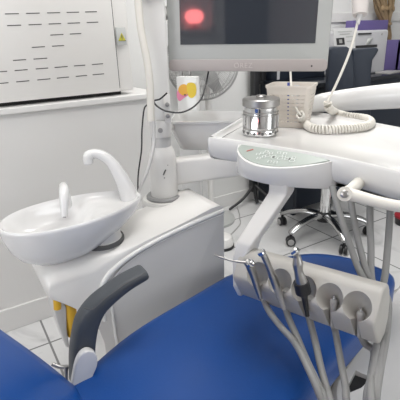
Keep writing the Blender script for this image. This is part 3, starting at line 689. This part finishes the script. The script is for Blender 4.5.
# slotted cream basket
kb = [pz(268.5, 127, TS), pz(305, 129, TS)]
kd = (kb[1]-kb[0]); kw = kd.length; kd.normalize(); kn = V((-kd.y, kd.x, 0))
kc = (kb[0]+kb[1])/2+kn*0.045
bk = thing('plastic_basket', 'cream slotted plastic basket behind the canister on the tray', 'basket', V((kc.x, kc.y, TS)))
KH, KT = 0.118, 0.003
def kring(s, z, r=0.016, n=5, wx=0, ww=0):
    w = (kw/2)*(1+(s-1)*1.0)+ww; d = 0.043*s+ww; o_ = []
    for x, y, a0 in ((w-r, d-r, 0), (-w+r, d-r, 90), (-w+r, -d+r, 180), (w-r, -d+r, 270)):
        for i in range(n+1):
            a = math.radians(a0+90*i/n); o_.append(V((kc.x, kc.y, TS+z))+kd*(x+r*math.cos(a))+kn*(y+r*math.sin(a)))
    return o_
b = nb(); ring_loft(b, [kring(1.0, 0.001), kring(1.20, KH-0.010), kring(1.25, KH-0.007), kring(1.25, KH), kring(1.19, KH), kring(1.16, KH-0.008), kring(0.95, 0.005)])
cut = nb(); R3 = Matrix((kd, kn, V((0, 0, 1)))).transposed()
for r_ in range(8):
    z = 0.018+r_*0.0105; s = 1+0.20*z/KH
    for c in range(-3, 4):
        x = c*kw*s/8.4; box(cut, V((kc.x, kc.y, TS+z))+kd*x, (kw*s/11.5, 0.3, 0.0034), rot=R3)
    for c in (-1, 0, 1):
        box(cut, V((kc.x, kc.y, TS+z))+kn*(c*0.022), (0.3, 0.013, 0.0034), rot=R3)
bool_cut('basket_body', b, cut, 'basket', bk)
for j, (dx, dy, hh, mm) in enumerate(((-0.010, 0.014, 0.114, 'bluepack'), (0.012, 0.006, 0.108, 'paper'))):
    b = nb(); box(b, V((kc.x, kc.y, TS+0.006+hh/2))+kd*dx+kn*dy, ((0.007, 0.006, hh) if j == 0 else (0.014, 0.006, hh)), rot=R3 @ Matrix.Rotation(0.05*(j-1), 3, 'Y'), bev=0.001)
    tag(obj('packet', b, mm), ['blue packet standing inside the cream basket, left of the white one', 'white packet standing inside the cream basket'][j], 'packet')

# coiled cable with hanging plug
cable = thing('coiled_cable', 'cream coiled cable lying on the tray and rising to its hanging plug', 'cable', pz(330, 128, TS))
cl = [pd(290.5, 72, 1.23), pd(292, 95, 1.19), pd(296, 108, 1.17), pd(301, 115.5, 1.155)]
b = nb(); tube(b, cl, 0.003, 8)
tube(b, [pd(327.5, 102, 1.20), pd(331, 95, 1.20), pd(340, 76, 1.19), pd(349, 54, 1.18), pd(355, 34, 1.17), pd(358.5, 17, 1.16)], 0.0036, 8); obj('straight_lead', b, 'cream', cable)
cpath = catmull([pd(300, 114.5, 1.155)]+[pz(u, v, TS+0.0125) for u, v in ((304, 122), (311, 127.5), (322, 129.5), (336, 129.5), (352, 128.5), (365, 126.5), (371, 122.5), (366, 118.5), (355, 116.8), (345, 115.4), (336, 112.5))]+[pd(329, 108, 1.22), pd(327.5, 101, 1.20)], 40)
# even spacing, then wind
L = [0]
for i in range(1, len(cpath)): L.append(L[-1]+(cpath[i]-cpath[i-1]).length)
tot = L[-1]; turns = int(tot/0.0078); NS = turns*14; hel = []; j = 0; Nv = V((0, 0, 1))
for i in range(NS+1):
    s = tot*i/NS
    while j < len(L)-2 and L[j+1] < s: j += 1
    f = (s-L[j])/max(1e-9, L[j+1]-L[j]); p = cpath[j].lerp(cpath[j+1], f)
    T = (cpath[min(j+2, len(cpath)-1)]-cpath[max(j-1, 0)]).normalized(); Nv = (Nv-T*Nv.dot(T)).normalized(); B = T.cross(Nv)
    a = 2*math.pi*turns*i/NS; hel.append(p+Nv*(0.0092*math.cos(a))+B*(0.0092*math.sin(a)))
b = nb(); tube(b, hel, 0.0030, 6, sub=1); obj('coil', b, 'cream', cable)
b = nb(); ptop_ = pd(361, -22, 1.16); pbt = pd(360, 15, 1.16)
tube(b, [ptop_, pd(360.5, -5, 1.16), pd(360.2, 8, 1.16), pbt], [0.025, 0.025, 0.0215, 0.0195], 20, sub=4); pg = obj('plug', b, mat('pinkish_white_plastic', (0.60, 0.56, 0.54), 0.4, var=0.02), cable)
b = nb(); tube(b, [pbt, pd(358.8, 18, 1.16), pd(358, 24, 1.16)], [0.009, 0.007, 0.0045], 12, sub=3); obj('strain_relief', b, 'panel', pg)

# ---------------------------------------------------------------- dental chair
dc = thing('dental_chair', 'blue padded dental chair with charcoal armrest and white base', 'dental chair', (0.6, 0.6, 0))
so = [(-0.10, 0.28), (-0.10, 0.70), (0.03, 0.745), (0.12, 0.772), (0.285, 0.843), (0.487, 0.888), (0.66, 0.923), (0.81, 0.922), (0.957, 0.886), (1.055, 0.80), (1.088, 0.70), (1.06, 0.632), (0.92, 0.572), (0.757, 0.528), (0.653, 0.500), (0.568, 0.472), (0.40, 0.41), (0.20, 0.34), (0.05, 0.29)]
sp2 = [tuple(p)[:2] for p in catmull([V((a, bq, 0)) for a, bq in so], 6, True)]
def hump(a, bq): return 0.010*math.sin((a-0.1)*3.3)-0.010*math.exp(-((bq-0.52-0.22*(a-0.1))/0.12)**2)
def sring(d, z): return [V((p.x, p.y, z+(hump(p.x, p.y) if z > 0.5 else 0))) for p in inset(sp2, d, 0)]
def sshr(s, z):
    o_ = []
    for a, bq in sp2:
        cxx = 0.1+0.72*(a+0.1)/1.19; cyy = 0.55+0.22*(cxx-0.1)
        q = V((cxx+(a-cxx)*s, cyy+(bq-cyy)*s)); o_.append(V((q.x, q.y, z+hump(q.x, q.y))))
    return o_
b = nb()
ring_loft(b, [sring(0.02, 0.462), sring(0.004, 0.466), sring(0.0, 0.478), sring(0.0, 0.535), sring(0.003, 0.546), sring(0.012, 0.555), sring(0.03, 0.559), sshr(0.80, 0.560), sshr(0.6, 0.560), sshr(0.4, 0.560), sshr(0.2, 0.560), sshr(0.04, 0.560)])
obj('seat_cushion', b, 'blue', dc, sharp=75)
# backrest leaning up to the left
bd_ = V((-0.503, 0, 0.864)); bnv = V((0.864, 0, 0.503))
B0_ = V((0.128, 0, 0.545))
def brp(l, bq, h): return B0_+bd_*l+V((0, bq, 0))+bnv*h
bo = [(-0.02, 0.30), (-0.03, 0.60), (-0.02, 0.735), (0.05, 0.762), (0.15, 0.772), (0.30, 0.765), (0.45, 0.74), (0.58, 0.66), (0.62, 0.53), (0.58, 0.40), (0.45, 0.31), (0.25, 0.28)]
bo2 = [tuple(p)[:2] for p in catmull([V((x, y, 0)) for x, y in bo], 6, True)]
def brr(d, h): return [brp(p.x, p.y, h) for p in inset(bo2, d, 0)]
def brs(s, h): return [brp(0.29+(x-0.29)*s, 0.52+(y-0.52)*s, h) for x, y in bo2]
b = nb(); ring_loft(b, [brr(0.03, -0.085), brr(0.006, -0.08), brr(0.0, -0.06), brr(0.0, -0.028), brr(0.006, -0.010), brr(0.02, -0.001), brs(0.8, 0.0), brs(0.5, -0.006), brs(0.15, -0.008)])
obj('backrest_cushion', b, 'blue', dc, sharp=70)
# armrest on the far side
AB = 0.79
ap = [(82, 378), (82, 354), (83.5, 337), (87.5, 320), (96.5, 305.5), (109.5, 293.5), (125, 282), (141, 273)]
aw = [0.027, 0.027, 0.026, 0.0255, 0.021, 0.0175, 0.0150, 0.0125]
pts = [pb(u, v, AB) for i, (u, v) in enumerate(ap)]
P = catmull(pts, 8); ws = interp(aw, len(P)); rings = []
for i, p in enumerate(P):
    T = (P[min(i+1, len(P)-1)]-P[max(i-1, 0)]).normalized(); N = V((T.z, 0, -T.x)).normalized(); B = V((0, 1, 0)); w = ws[i]; h = 0.026
    r_ = []
    for k in range(20):
        t_ = 2*math.pi*k/20; ca, sa = math.cos(t_), math.sin(t_)
        r_.append(p+N*(w*math.copysign(abs(ca)**0.6, ca))+B*(h*math.copysign(abs(sa)**0.6, sa)))
    rings.append(r_)
def shrink(r_, c, s, dv): return [c+(q-c)*s+dv for q in r_]
Te = (P[-1]-P[-2]).normalized()
rings += [shrink(rings[-1], P[-1], 0.97, Te*0.005), shrink(rings[-1], P[-1], 0.85, Te*0.009), shrink(rings[-1], P[-1], 0.6, Te*0.0105)]
b = nb(); ring_loft(b, rings); am = obj('armrest', b, 'armrest', dc, sharp=60)
# inset pad line on top of the armrest
b = nb()
pin = [pb(u, v, AB-0.0275) for u, v in ((84, 308), (93, 309), (106, 298), (124, 285), (140, 276), (145, 272))]
tube(b, pin, 0.0011, 6); obj('armrest_seam', b, 'slot', am)
# white hinge tongue
b = nb(); tq = [pb(u, v, 0.745) for u, v in ((73, 394), (74, 376), (77, 363), (82, 354.5), (89, 351), (95.5, 353.5), (98, 360), (97, 368), (93, 378), (92, 394))]
prism(b, catmull(tq, 4, True), (0, 0.018, 0), bev=0.004); obj('armrest_hinge', b, 'gloss', dc, sharp=50)
# lever by the gap
b = nb(); tube(b, [pb(52, 364, 0.84), pb(60, 367, 0.83), pb(69, 367, 0.82)], 0.0048, 10); tube(b, [pb(66, 366, 0.82), pb(66, 385, 0.82)], 0.005, 10); obj('lever', b, 'steel', dc)
# white lower shell with a dark opening on the near side
so_b = [(0.05, 0.31), (0.20, 0.36), (0.40, 0.43), (0.568, 0.49), (0.757, 0.545), (0.90, 0.585), (1.0, 0.63), (1.05, 0.70), (1.0, 0.80), (0.8, 0.88), (0.4, 0.83), (0.1, 0.72)]
b = nb(); prism(b, [V((a, bq, 0.432)) for a, bq in so_b], (0, 0, 0.034), bev=0.008); obj('seat_frame', b, 'white', dc, sharp=50)
wb = [(0.60, 0.30), (0.615, 0.44), (0.68, 0.530), (0.80, 0.575), (0.95, 0.63), (1.15, 0.70), (1.36, 0.72), (1.40, 0.55), (1.36, 0.32), (1.15, 0.18), (0.85, 0.16), (0.68, 0.20)]
wp = [tuple(p)[:2] for p in catmull([V((a, bq, 0)) for a, bq in wb], 5, True)]
if sum(wp[i-1][0]*wp[i][1]-wp[i][0]*wp[i-1][1] for i in range(len(wp))) > 0: wp.reverse()
b = nb(); ring_loft(b, [inset(wp, 0.05, 0.0), inset(wp, 0.02, 0.02), inset(wp, 0.0, 0.30), inset(wp, 0.0, 0.405), inset(wp, 0.006, 0.418), inset(wp, 0.016, 0.425), inset(wp, 0.030, 0.424), inset(wp, 0.05, 0.420)])
cut = nb(); prism(cut, [V((a, bq, 0.345)) for a, bq in ((.775, .531), (.792, .494), (.742, .486), (.707, .491), (.722, .509))], (0, 0, 0.12))
bool_cut('lower_shell', b, cut, 'gloss', dc)
b = nb(); prism(b, [V((a, bq, 0.3455)) for a, bq in ((.774, .530), (.791, .4945), (.742, .487), (.708, .4915), (.723, .509))], (0, 0, 0.062)); obj('opening_shade', b, 'dark', dc, smooth=False)  # dark filler, shade inside the hole put into its colour
b = nb(); box(b, (0.55, 0.62, 0.21), (0.42, 0.26, 0.40), 0.25, bev=0.03); obj('pedestal', b, 'white', dc)

# ---------------------------------------------------------------- fan behind the monitor
fc = pd(202, 62, 2.52); fax = (V((-0.55, -0.83, 0.02))+V((-0.25, 0.05, 0))).normalized()
fan = thing('pedestal_fan', 'grey wire-caged pedestal fan behind the monitor and post', 'fan', (fc.x, fc.y, 0))
FR = 0.222
fX = fax.cross(V((0, 0, 1))).normalized(); fZ = fX.cross(fax)
def fp(r, a, d): return fc+fX*(r*math.cos(a))+fZ*(r*math.sin(a))+fax*d
b = nb()
def fring(r, d, w):
    tube(b, [fp(r, 2*math.pi*i/48, d) for i in range(49)], w, 6, sub=1)
for r, d, w in ((FR, 0.0, 0.006), (FR, 0.02, 0.004), (FR*0.86, 0.055, 0.0022), (FR*0.6, 0.072, 0.0022), (FR*0.3, 0.078, 0.004), (FR*0.9, -0.06, 0.003), (FR*0.5, -0.09, 0.003)): fring(r, d, w)
for i in range(110):
    a = 2*math.pi*i/110
    tube(b, [fp(FR*0.3, a, 0.078), fp(FR*0.6, a+0.22, 0.072), fp(FR*0.86, a+0.36, 0.053), fp(FR*0.985, a+0.42, 0.018), fp(FR, a+0.42, 0)], 0.0022, 4, sub=2)
    if i % 2 == 0: tube(b, [fp(FR, a, 0), fp(FR*0.9, a, -0.06), fp(FR*0.5, a, -0.09), fp(FR*0.3, a, -0.095)], 0.0014, 4, sub=2)
obj('cage', b, 'fan', fan)
b = nb(); lathe(b, [(0.066, 0.070), (0.07, 0.078), (0.06, 0.086), (0.01, 0.09)], fc, axis=fax, n=28); obj('cage_badge', b, 'silver', fan)
for k3 in range(3):
    b = nb(); rows_ = []
    for j in range(7):
        r = 0.03+0.165*j/6; w = 0.25+0.55*math.sin(math.pi*min(1, 0.25+j/7))
        rows_.append([fp(r, 2.1*k3+w*(q/4-0.5), 0.015*(q/4-0.5)*2.2+dz) for dz in (0.0, ) for q in range(5)]+[fp(r, 2.1*k3+w*(q/4-0.5), 0.015*(q/4-0.5)*2.2-0.003) for q in range(4, -1, -1)])
    ring_loft(b, rows_); obj('blade', b, 'fanblade', fan)
b = nb(); lathe(b, [(0.04, 0.03), (0.045, -0.02), (0.06, -0.085), (0.055, -0.16), (0.03, -0.18)], fc, axis=fax, n=24); obj('motor', b, 'silver', fan)
b = nb(); pp0 = fc-fax*0.14; pole_z = pp0.z
tube(b, [V((pp0.x, pp0.y, 0.02)), V((pp0.x, pp0.y, pole_z))], 0.02, 16, sub=1); obj('pole', b, 'white', fan)
b = nb(); lathe(b, [(0.17, 0.001), (0.17, 0.02), (0.12, 0.035), (0.03, 0.045)], V((pp0.x, pp0.y, 0)), n=32); obj('base', b, 'silver', fan)

# ---------------------------------------------------------------- far side: desk, office chair, printer, boxes, flowers
DZ = 0.935
dk = thing('desk', 'long dark navy glossy desk along the back wall', 'desk', (3.1, 2.3, 0))
b = nb(); box(b, (3.15, 2.235, DZ-0.015), (2.3, 0.47, 0.03), bev=0.004); obj('desk_top', b, 'blackgloss', dk)
b = nb(); box(b, (3.15, 2.04, (DZ-0.03+0.06)/2), (2.26, 0.02, DZ-0.03-0.06), bev=0.002); obj('front_panel', b, 'navy', dk)
b = nb(); box(b, (2.04, 2.26, 0.4525), (0.03, 0.40, 0.905), bev=0.003); obj('side_panel', b, 'navy', dk)
b = nb(); box(b, (4.26, 2.26, 0.4525), (0.03, 0.40, 0.905), bev=0.003); obj('side_panel', b, 'navy', dk)
# black stand
lg = thing('floor_stand', 'black metal stand with splayed feet left of the desk', 'stand', (1.95, 2.42, 0))
b = nb(); box(b, (1.95, 2.43, 0.62), (0.05, 0.05, 1.04), bev=0.005); obj('pole', b, 'black', lg)
b = nb()
b = nb(); tube(b, [(1.95, 2.42, 0.16), (1.84, 2.41, 0.07), (1.70, 2.40, 0.015)], [0.012, 0.011, 0.010], 10, sub=4); obj('foot', b, 'black', lg)
b = nb(); tube(b, [(1.95, 2.42, 0.16), (2.00, 2.30, 0.07), (2.01, 2.16, 0.015)], [0.012, 0.011, 0.010], 10, sub=4); obj('foot', b, 'black', lg)
b = nb(); tube(b, [(1.95, 2.42, 0.16), (1.955, 2.40, 0.05), (1.955, 2.38, 0.013)], [0.016, 0.015, 0.013], 10, sub=4); obj('foot', b, 'black', lg)
b = nb(); box(b, (2.035, 2.435, 0.98), (0.06, 0.035, 0.16), bev=0.012); obj('hand_crank', b, 'black', lg)
# office chair
OC = V((1.945, 1.66, 0))+(pz(322, 213, 0.1)-pz(326.5, 217.5, 0.1))
oc = thing('office_chair', 'navy office chair with five-spoke chrome base and black casters', 'chair', OC)
b = nb(); lathe(b, [(0.048, 0.10), (0.05, 0.12), (0.045, 0.15), (0.03, 0.165)], OC, n=24); obj('hub', b, 'black', oc)
b = nb(); lathe(b, [(0.032, 0.15), (0.032, 0.36)], OC, n=24); obj('gas_cylinder', b, 'chrome', oc)
b = nb(); lathe(b, [(0.038, 0.345), (0.042, 0.35), (0.042, 0.40)], OC, n=24); obj('cylinder_boot', b, 'black', oc)
for a in (116, 180, 248, 320, 34):
    r_ = math.radians(a); d = V((math.cos(r_), math.sin(r_), 0)); n_ = V((-d.y, d.x, 0))
    b = nb(); tube(b, [OC+d*0.03+V((0, 0, 0.135)), OC+d*0.12+V((0, 0, 0.140)), OC+d*0.22+V((0, 0, 0.118)), OC+d*0.285+V((0, 0, 0.088))], [0.021, 0.020, 0.017, 0.015], 12, sub=5, round_end=True, flat=1.35); obj('spoke', b, 'darkchrome', oc)
    cx_ = OC+d*0.285
    b = nb(); wax = (n_*0.8+d*0.6*(1 if a != 320 else -1)).normalized()
    for s in (-1, 1): lathe(b, [(0.024, -0.0095), (0.030, -0.006), (0.030, 0.006), (0.024, 0.0095)], V((cx_.x, cx_.y, 0.0305))+wax*(0.014*s), axis=wax, n=24)
    tube(b, [V((cx_.x, cx_.y, 0.04)), V((cx_.x, cx_.y, 0.088))], 0.009, 10, sub=1)
    cs_ = obj('caster', b, 'black', oc)
    for s in (-1, 1):
        b = nb(); lathe(b, [(0.020, 0), (0.020, 0.003), (0.009, 0.004)], V((cx_.x, cx_.y, 0.0305))+wax*(s*0.0235), axis=wax*s, n=18); obj('wheel_cap', b, 'greyp', cs_)
b = nb(); box(b, OC+V((0.02, 0, 0.45)), (0.46, 0.46, 0.09), 0.5, bev=0.035, seg=4); obj('seat', b, 'navy', oc)
# wrap-round backrest
q0, q1, q2, q3 = pd(331, 47, 2.62), pd(352, 47, 2.68), pd(354, 51, 2.66), pd(377, 48.5, 2.50)
def slab(bm, A, Bq, z0, thick, bev):
    d = V((Bq.x-A.x, Bq.y-A.y, 0)); n_ = V((-d.y, d.x, 0)).normalized()
    if n_.dot(V((A.x, A.y, 0))) < 0: n_ = -n_
    prism(bm, [A, Bq, V((Bq.x, Bq.y, z0)), V((A.x, A.y, z0))], n_*thick, bev=bev, seg=4)
def pview(outl, D, thick, bev):
    c = pd(*outl[0], D); n_ = V((CAM_R.col[2].x, CAM_R.col[2].y, 0)).normalized()
    P_ = []
    for u, v in outl:
        d = ray(u, v); P_.append(CAM_C+d*((c-CAM_C).dot(n_)/d.dot(n_)))
    b = nb(); prism(b, P_, -n_*thick, bev=bev, seg=3); return b
obj('backrest', pview([(328, 120), (329, 60), (330, 49), (333, 46.5), (347, 46.5), (351.5, 49.5), (354, 57), (356, 120)], 2.60, 0.07, 0.012), 'navy', oc, sharp=60)
obj('backrest_wing', pview([(352, 120), (352.5, 50), (356, 48.5), (377, 47.5), (379.5, 49.5), (377, 54), (373, 60), (371.5, 72), (371, 120)], 2.63, 0.06, 0.010), 'navy', oc, sharp=60)
b = nb(); tube(b, [OC+V((0.2, 0.08, 0.43)), OC+V((0.33, 0.18, 0.50)), OC+V((0.33, 0.19, 0.68))], 0.018, 10, sub=5); obj('backrest_bar', b, 'black', oc)
# printer
def wbox(name, u0, u1, v0, v1, bq, dep, m_, lab, cat, bev=0.01, zb=DZ):
    P0, P1 = pb(u0, v0, bq), pb(u1, v1, bq)
    b = nb(); box(b, ((P0.x+P1.x)/2, bq+dep/2, (zb+P0.z)/2), (abs(P1.x-P0.x), dep, P0.z-zb), bev=bev, seg=3)
    return b, P0, P1
pr_ = thing('printer', 'pale grey printer on the desk with a narrow slot near the top', 'printer', (3.1, 2.2, DZ))
b, P0, P1 = wbox('printer', 345, 384, 31, 74, 2.14, 0.20, 0, 0, 0, bev=0.018); prb = obj('printer_body', b, 'printer', pr_, sharp=60)
S0_, S1_ = pb(358, 34, 2.139), pb(371, 35, 2.139)
b = nb(); box(b, ((S0_.x+S1_.x)/2, 2.138, S0_.z), (S1_.x-S0_.x, 0.006, 0.010)); obj('paper_slot', b, 'dark', pr_)
S0_, S1_ = pb(355, 47, 2.139), pb(374, 47, 2.139)
b = nb(); box(b, ((S0_.x+S1_.x)/2, 2.125, S0_.z), (S1_.x-S0_.x, 0.03, 0.018), bev=0.003); obj('output_tray', b, 'black', pr_)
b = nb(); c_ = pb(382, 34, 2.139); lathe(b, [(0.007, 0), (0.007, 0.003)], c_, axis=(0, -1, 0), n=14); obj('button', b, 'greyp', pr_)
c0_, c1_ = pb(366, 46, 2.139), pb(373, 38, 2.139)
b = nb(); tube(b, [c0_, (c0_+c1_)/2+V((-0.012, -0.005, 0.012)), c1_], [0.008, 0.016, 0.003], 10, sub=5, flat=0.3); obj('printed_swirl', b, 'silver', pr_)
# leaflet with a small photo leaning on the printer
lf = thing('leaflet', 'white leaflet with a small dark photo propped behind the office chair', 'leaflet', pb(343, 47, 2.10))
P = [pb(u, v, 2.06) for u, v in ((333.5, 28.5), (354.5, 27.5), (357, 78), (336, 78))]
P[2].z = P[3].z = DZ+0.0005; P[2].x = pb(357, 75, 2.06).x; P[3].x = pb(335.8, 75, 2.06).x
b = nb(); prism(b, P, (0, 0.004, 0)); lfp = obj('sheet', b, 'paper', lf, smooth=False)
P = [pb(u, v, 2.0585) for u, v in ((336.2, 38.2), (344.2, 37.6), (345, 44.6), (337, 45.2))]
b = nb(); prism(b, P, (0, 0.0012, 0)); obj('photo', b, 'dark', lfp, smooth=False)
P = [pb(u, v, 2.057) for u, v in ((339, 39.5), (342, 39.3), (342.5, 43), (339.5, 43.2))]
b = nb(); prism(b, P, (0, 0.001, 0)); obj('photo_figure', b, 'greyp', lfp, smooth=False)
b = nb()
for u0, u1, v in ((338, 352, 31.5), (340, 350, 34), (346, 356, 36.5), (347, 355, 41)):
    p, r = pb(u0, v, 2.0585), pb(u1, v-0.6, 2.0585); prism(b, [p, r, r-V((0, 0, 0.005)), p-V((0, 0, 0.005))], (0, 0.001, 0))
obj('text_lines', b, 'silver', lfp, smooth=False)
# purple boxes
b, P0, P1 = wbox('', 353, 384, 20.5, 60, 2.36, 0.07, 0, 0, 0, bev=0.006); tag(obj('purple_box', b, 'purple'), 'tall purple box standing behind the printer on the desk', 'box')
b, P0, P1 = wbox('', 384.5, 398, 40.5, 68, 2.18, 0.18, 0, 0, 0, bev=0.004); t_ = obj('purple_box', b, 'purple'); tag(t_, 'purple box to the right of the printer on the desk, left of its twin', 'box', None)
b, P0, P1 = wbox('', 398.5, 412, 40.5, 68, 2.18, 0.18, 0, 0, 0, bev=0.004); tag(obj('purple_box', b, 'purple'), 'rightmost purple box on the desk, cut by the picture edge', 'box')
# papers / dark things on the desk
b = nb(); box(b, (pb(392, 74, 2.07).x, 2.10, DZ+0.006), (0.20, 0.12, 0.012), 0.2, bev=0.002); tag(obj('clipboard', b, 'greyp'), 'flat grey clipboard lying on the dark desk right of the printer', 'clipboard')
b = nb(); box(b, (2.30, 2.13, DZ+0.01), (0.36, 0.14, 0.02), 0.15, bev=0.004)
b.free()
og0, og1 = pb(277, 71, 2.3), pb(329, 71, 2.3)
org = thing('desk_organizer', 'black desk organizer box standing on the dark desk below the monitor', 'organizer', ((og0.x+og1.x)/2, 2.36, DZ))
b = nb(); box(b, ((og0.x+og1.x)/2, 2.36, DZ+0.075), (og1.x-og0.x, 0.12, 0.15), bev=0.006); obj('organizer_body', b, 'navy', org)
b = nb(); box(b, (og0.x+0.012, 2.298, DZ+0.075), (0.022, 0.005, 0.13)); obj('edge_strip', b, 'printer', org)
# dried flower arrangement hanging on the wall
df = thing('dried_flowers', 'brown twisted dried branch bunch against the wall above purple boxes', 'dried flowers', pb(389, 42, 2.44))
b = nb()
base = pb(388, 45, 2.42); neck = pb(386, 24, 2.42)
for i in range(30):
    r1, r2 = random.uniform(-1, 1), random.uniform(-1, 1)
    mid_ = pb(384+9*r1, 9+5*r2, 2.42+0.03*r2); tip_ = pb(383+13*r1+3*r2, -12, 2.41+0.04*r2)
    tube(b, [base+V((0.010*r1, 0.012*r2, 0)), pb(389+2.0*r1, 36, 2.42+0.014*r2), neck+V((0.03*r1, 0.02*r2, 0.012*r1)), mid_, tip_], [0.004, 0.007, 0.008, 0.010, 0.003], 7, sub=6)
    if i % 2: lathe(b, [(0.004, -0.02), (0.012, -0.008), (0.012, 0.006), (0.004, 0.02)], mid_+V((0.01*r2, -0.01, 0.03*r2)), axis=(0.4*r1, 0.1, 1), n=8)
obj('stems', b, 'bronze', df)
b = nb(); tube(b, [neck+V((-0.05, 0, 0.01)), neck+V((0, -0.04, -0.005)), neck+V((0.05, 0, 0.008)), neck+V((0, 0.03, 0)), neck+V((-0.05, 0, 0.01))], 0.009, 8, sub=6); obj('tie', b, 'bronze', df)
# small floor things
fpd = pz(229, 247, 0)
fp_ = thing('foot_pedal', 'small white foot pedal on the floor beside the dental unit', 'pedal', fpd)
b = nb(); lathe(b, [(0.075, 0.001), (0.075, 0.018)], fpd+V((-0.03, 0.03, 0)), n=32); obj('pedal_base', b, 'black', fp_)
b = nb(); lathe(b, [(0.070, 0.018), (0.072, 0.03), (0.06, 0.07), (0.045, 0.08)], fpd+V((-0.03, 0.03, 0)), n=32); obj('pedal_cap', b, 'white', fp_)
b = nb(); tube(b, [fpd+V((0.03, 0.06, 0.006)), V((1.45, 2.05, 0.006)), V((1.62, 2.16, 0.006)), V((1.68, 2.25, 0.006)), V((1.72, 2.30, 0.006)), V((1.80, 2.44, 0.006))], 0.003, 6); tag(obj('floor_cable', b, 'greyp'), 'thin grey cable lying on the floor near the stand', 'cable')
rb = pz(399, 226, 0)
t = thing('waste_bin', 'small dark bin with a red rim on the floor at the right edge', 'bin', rb+V((0.06, 0, 0)))
b = nb(); lathe(b, [(0.06, 0.001), (0.068, 0.05)], rb+V((0.06, 0, 0)), n=24); obj('bin_body', b, 'black', t)
b = nb(); lathe(b, [(0.068, 0.05), (0.071, 0.052), (0.071, 0.066), (0.066, 0.068)], rb+V((0.06, 0, 0)), n=24); obj('rim', b, 'carred', t)

for o in bpy.data.objects:
    if '_base' in o: del o['_base']
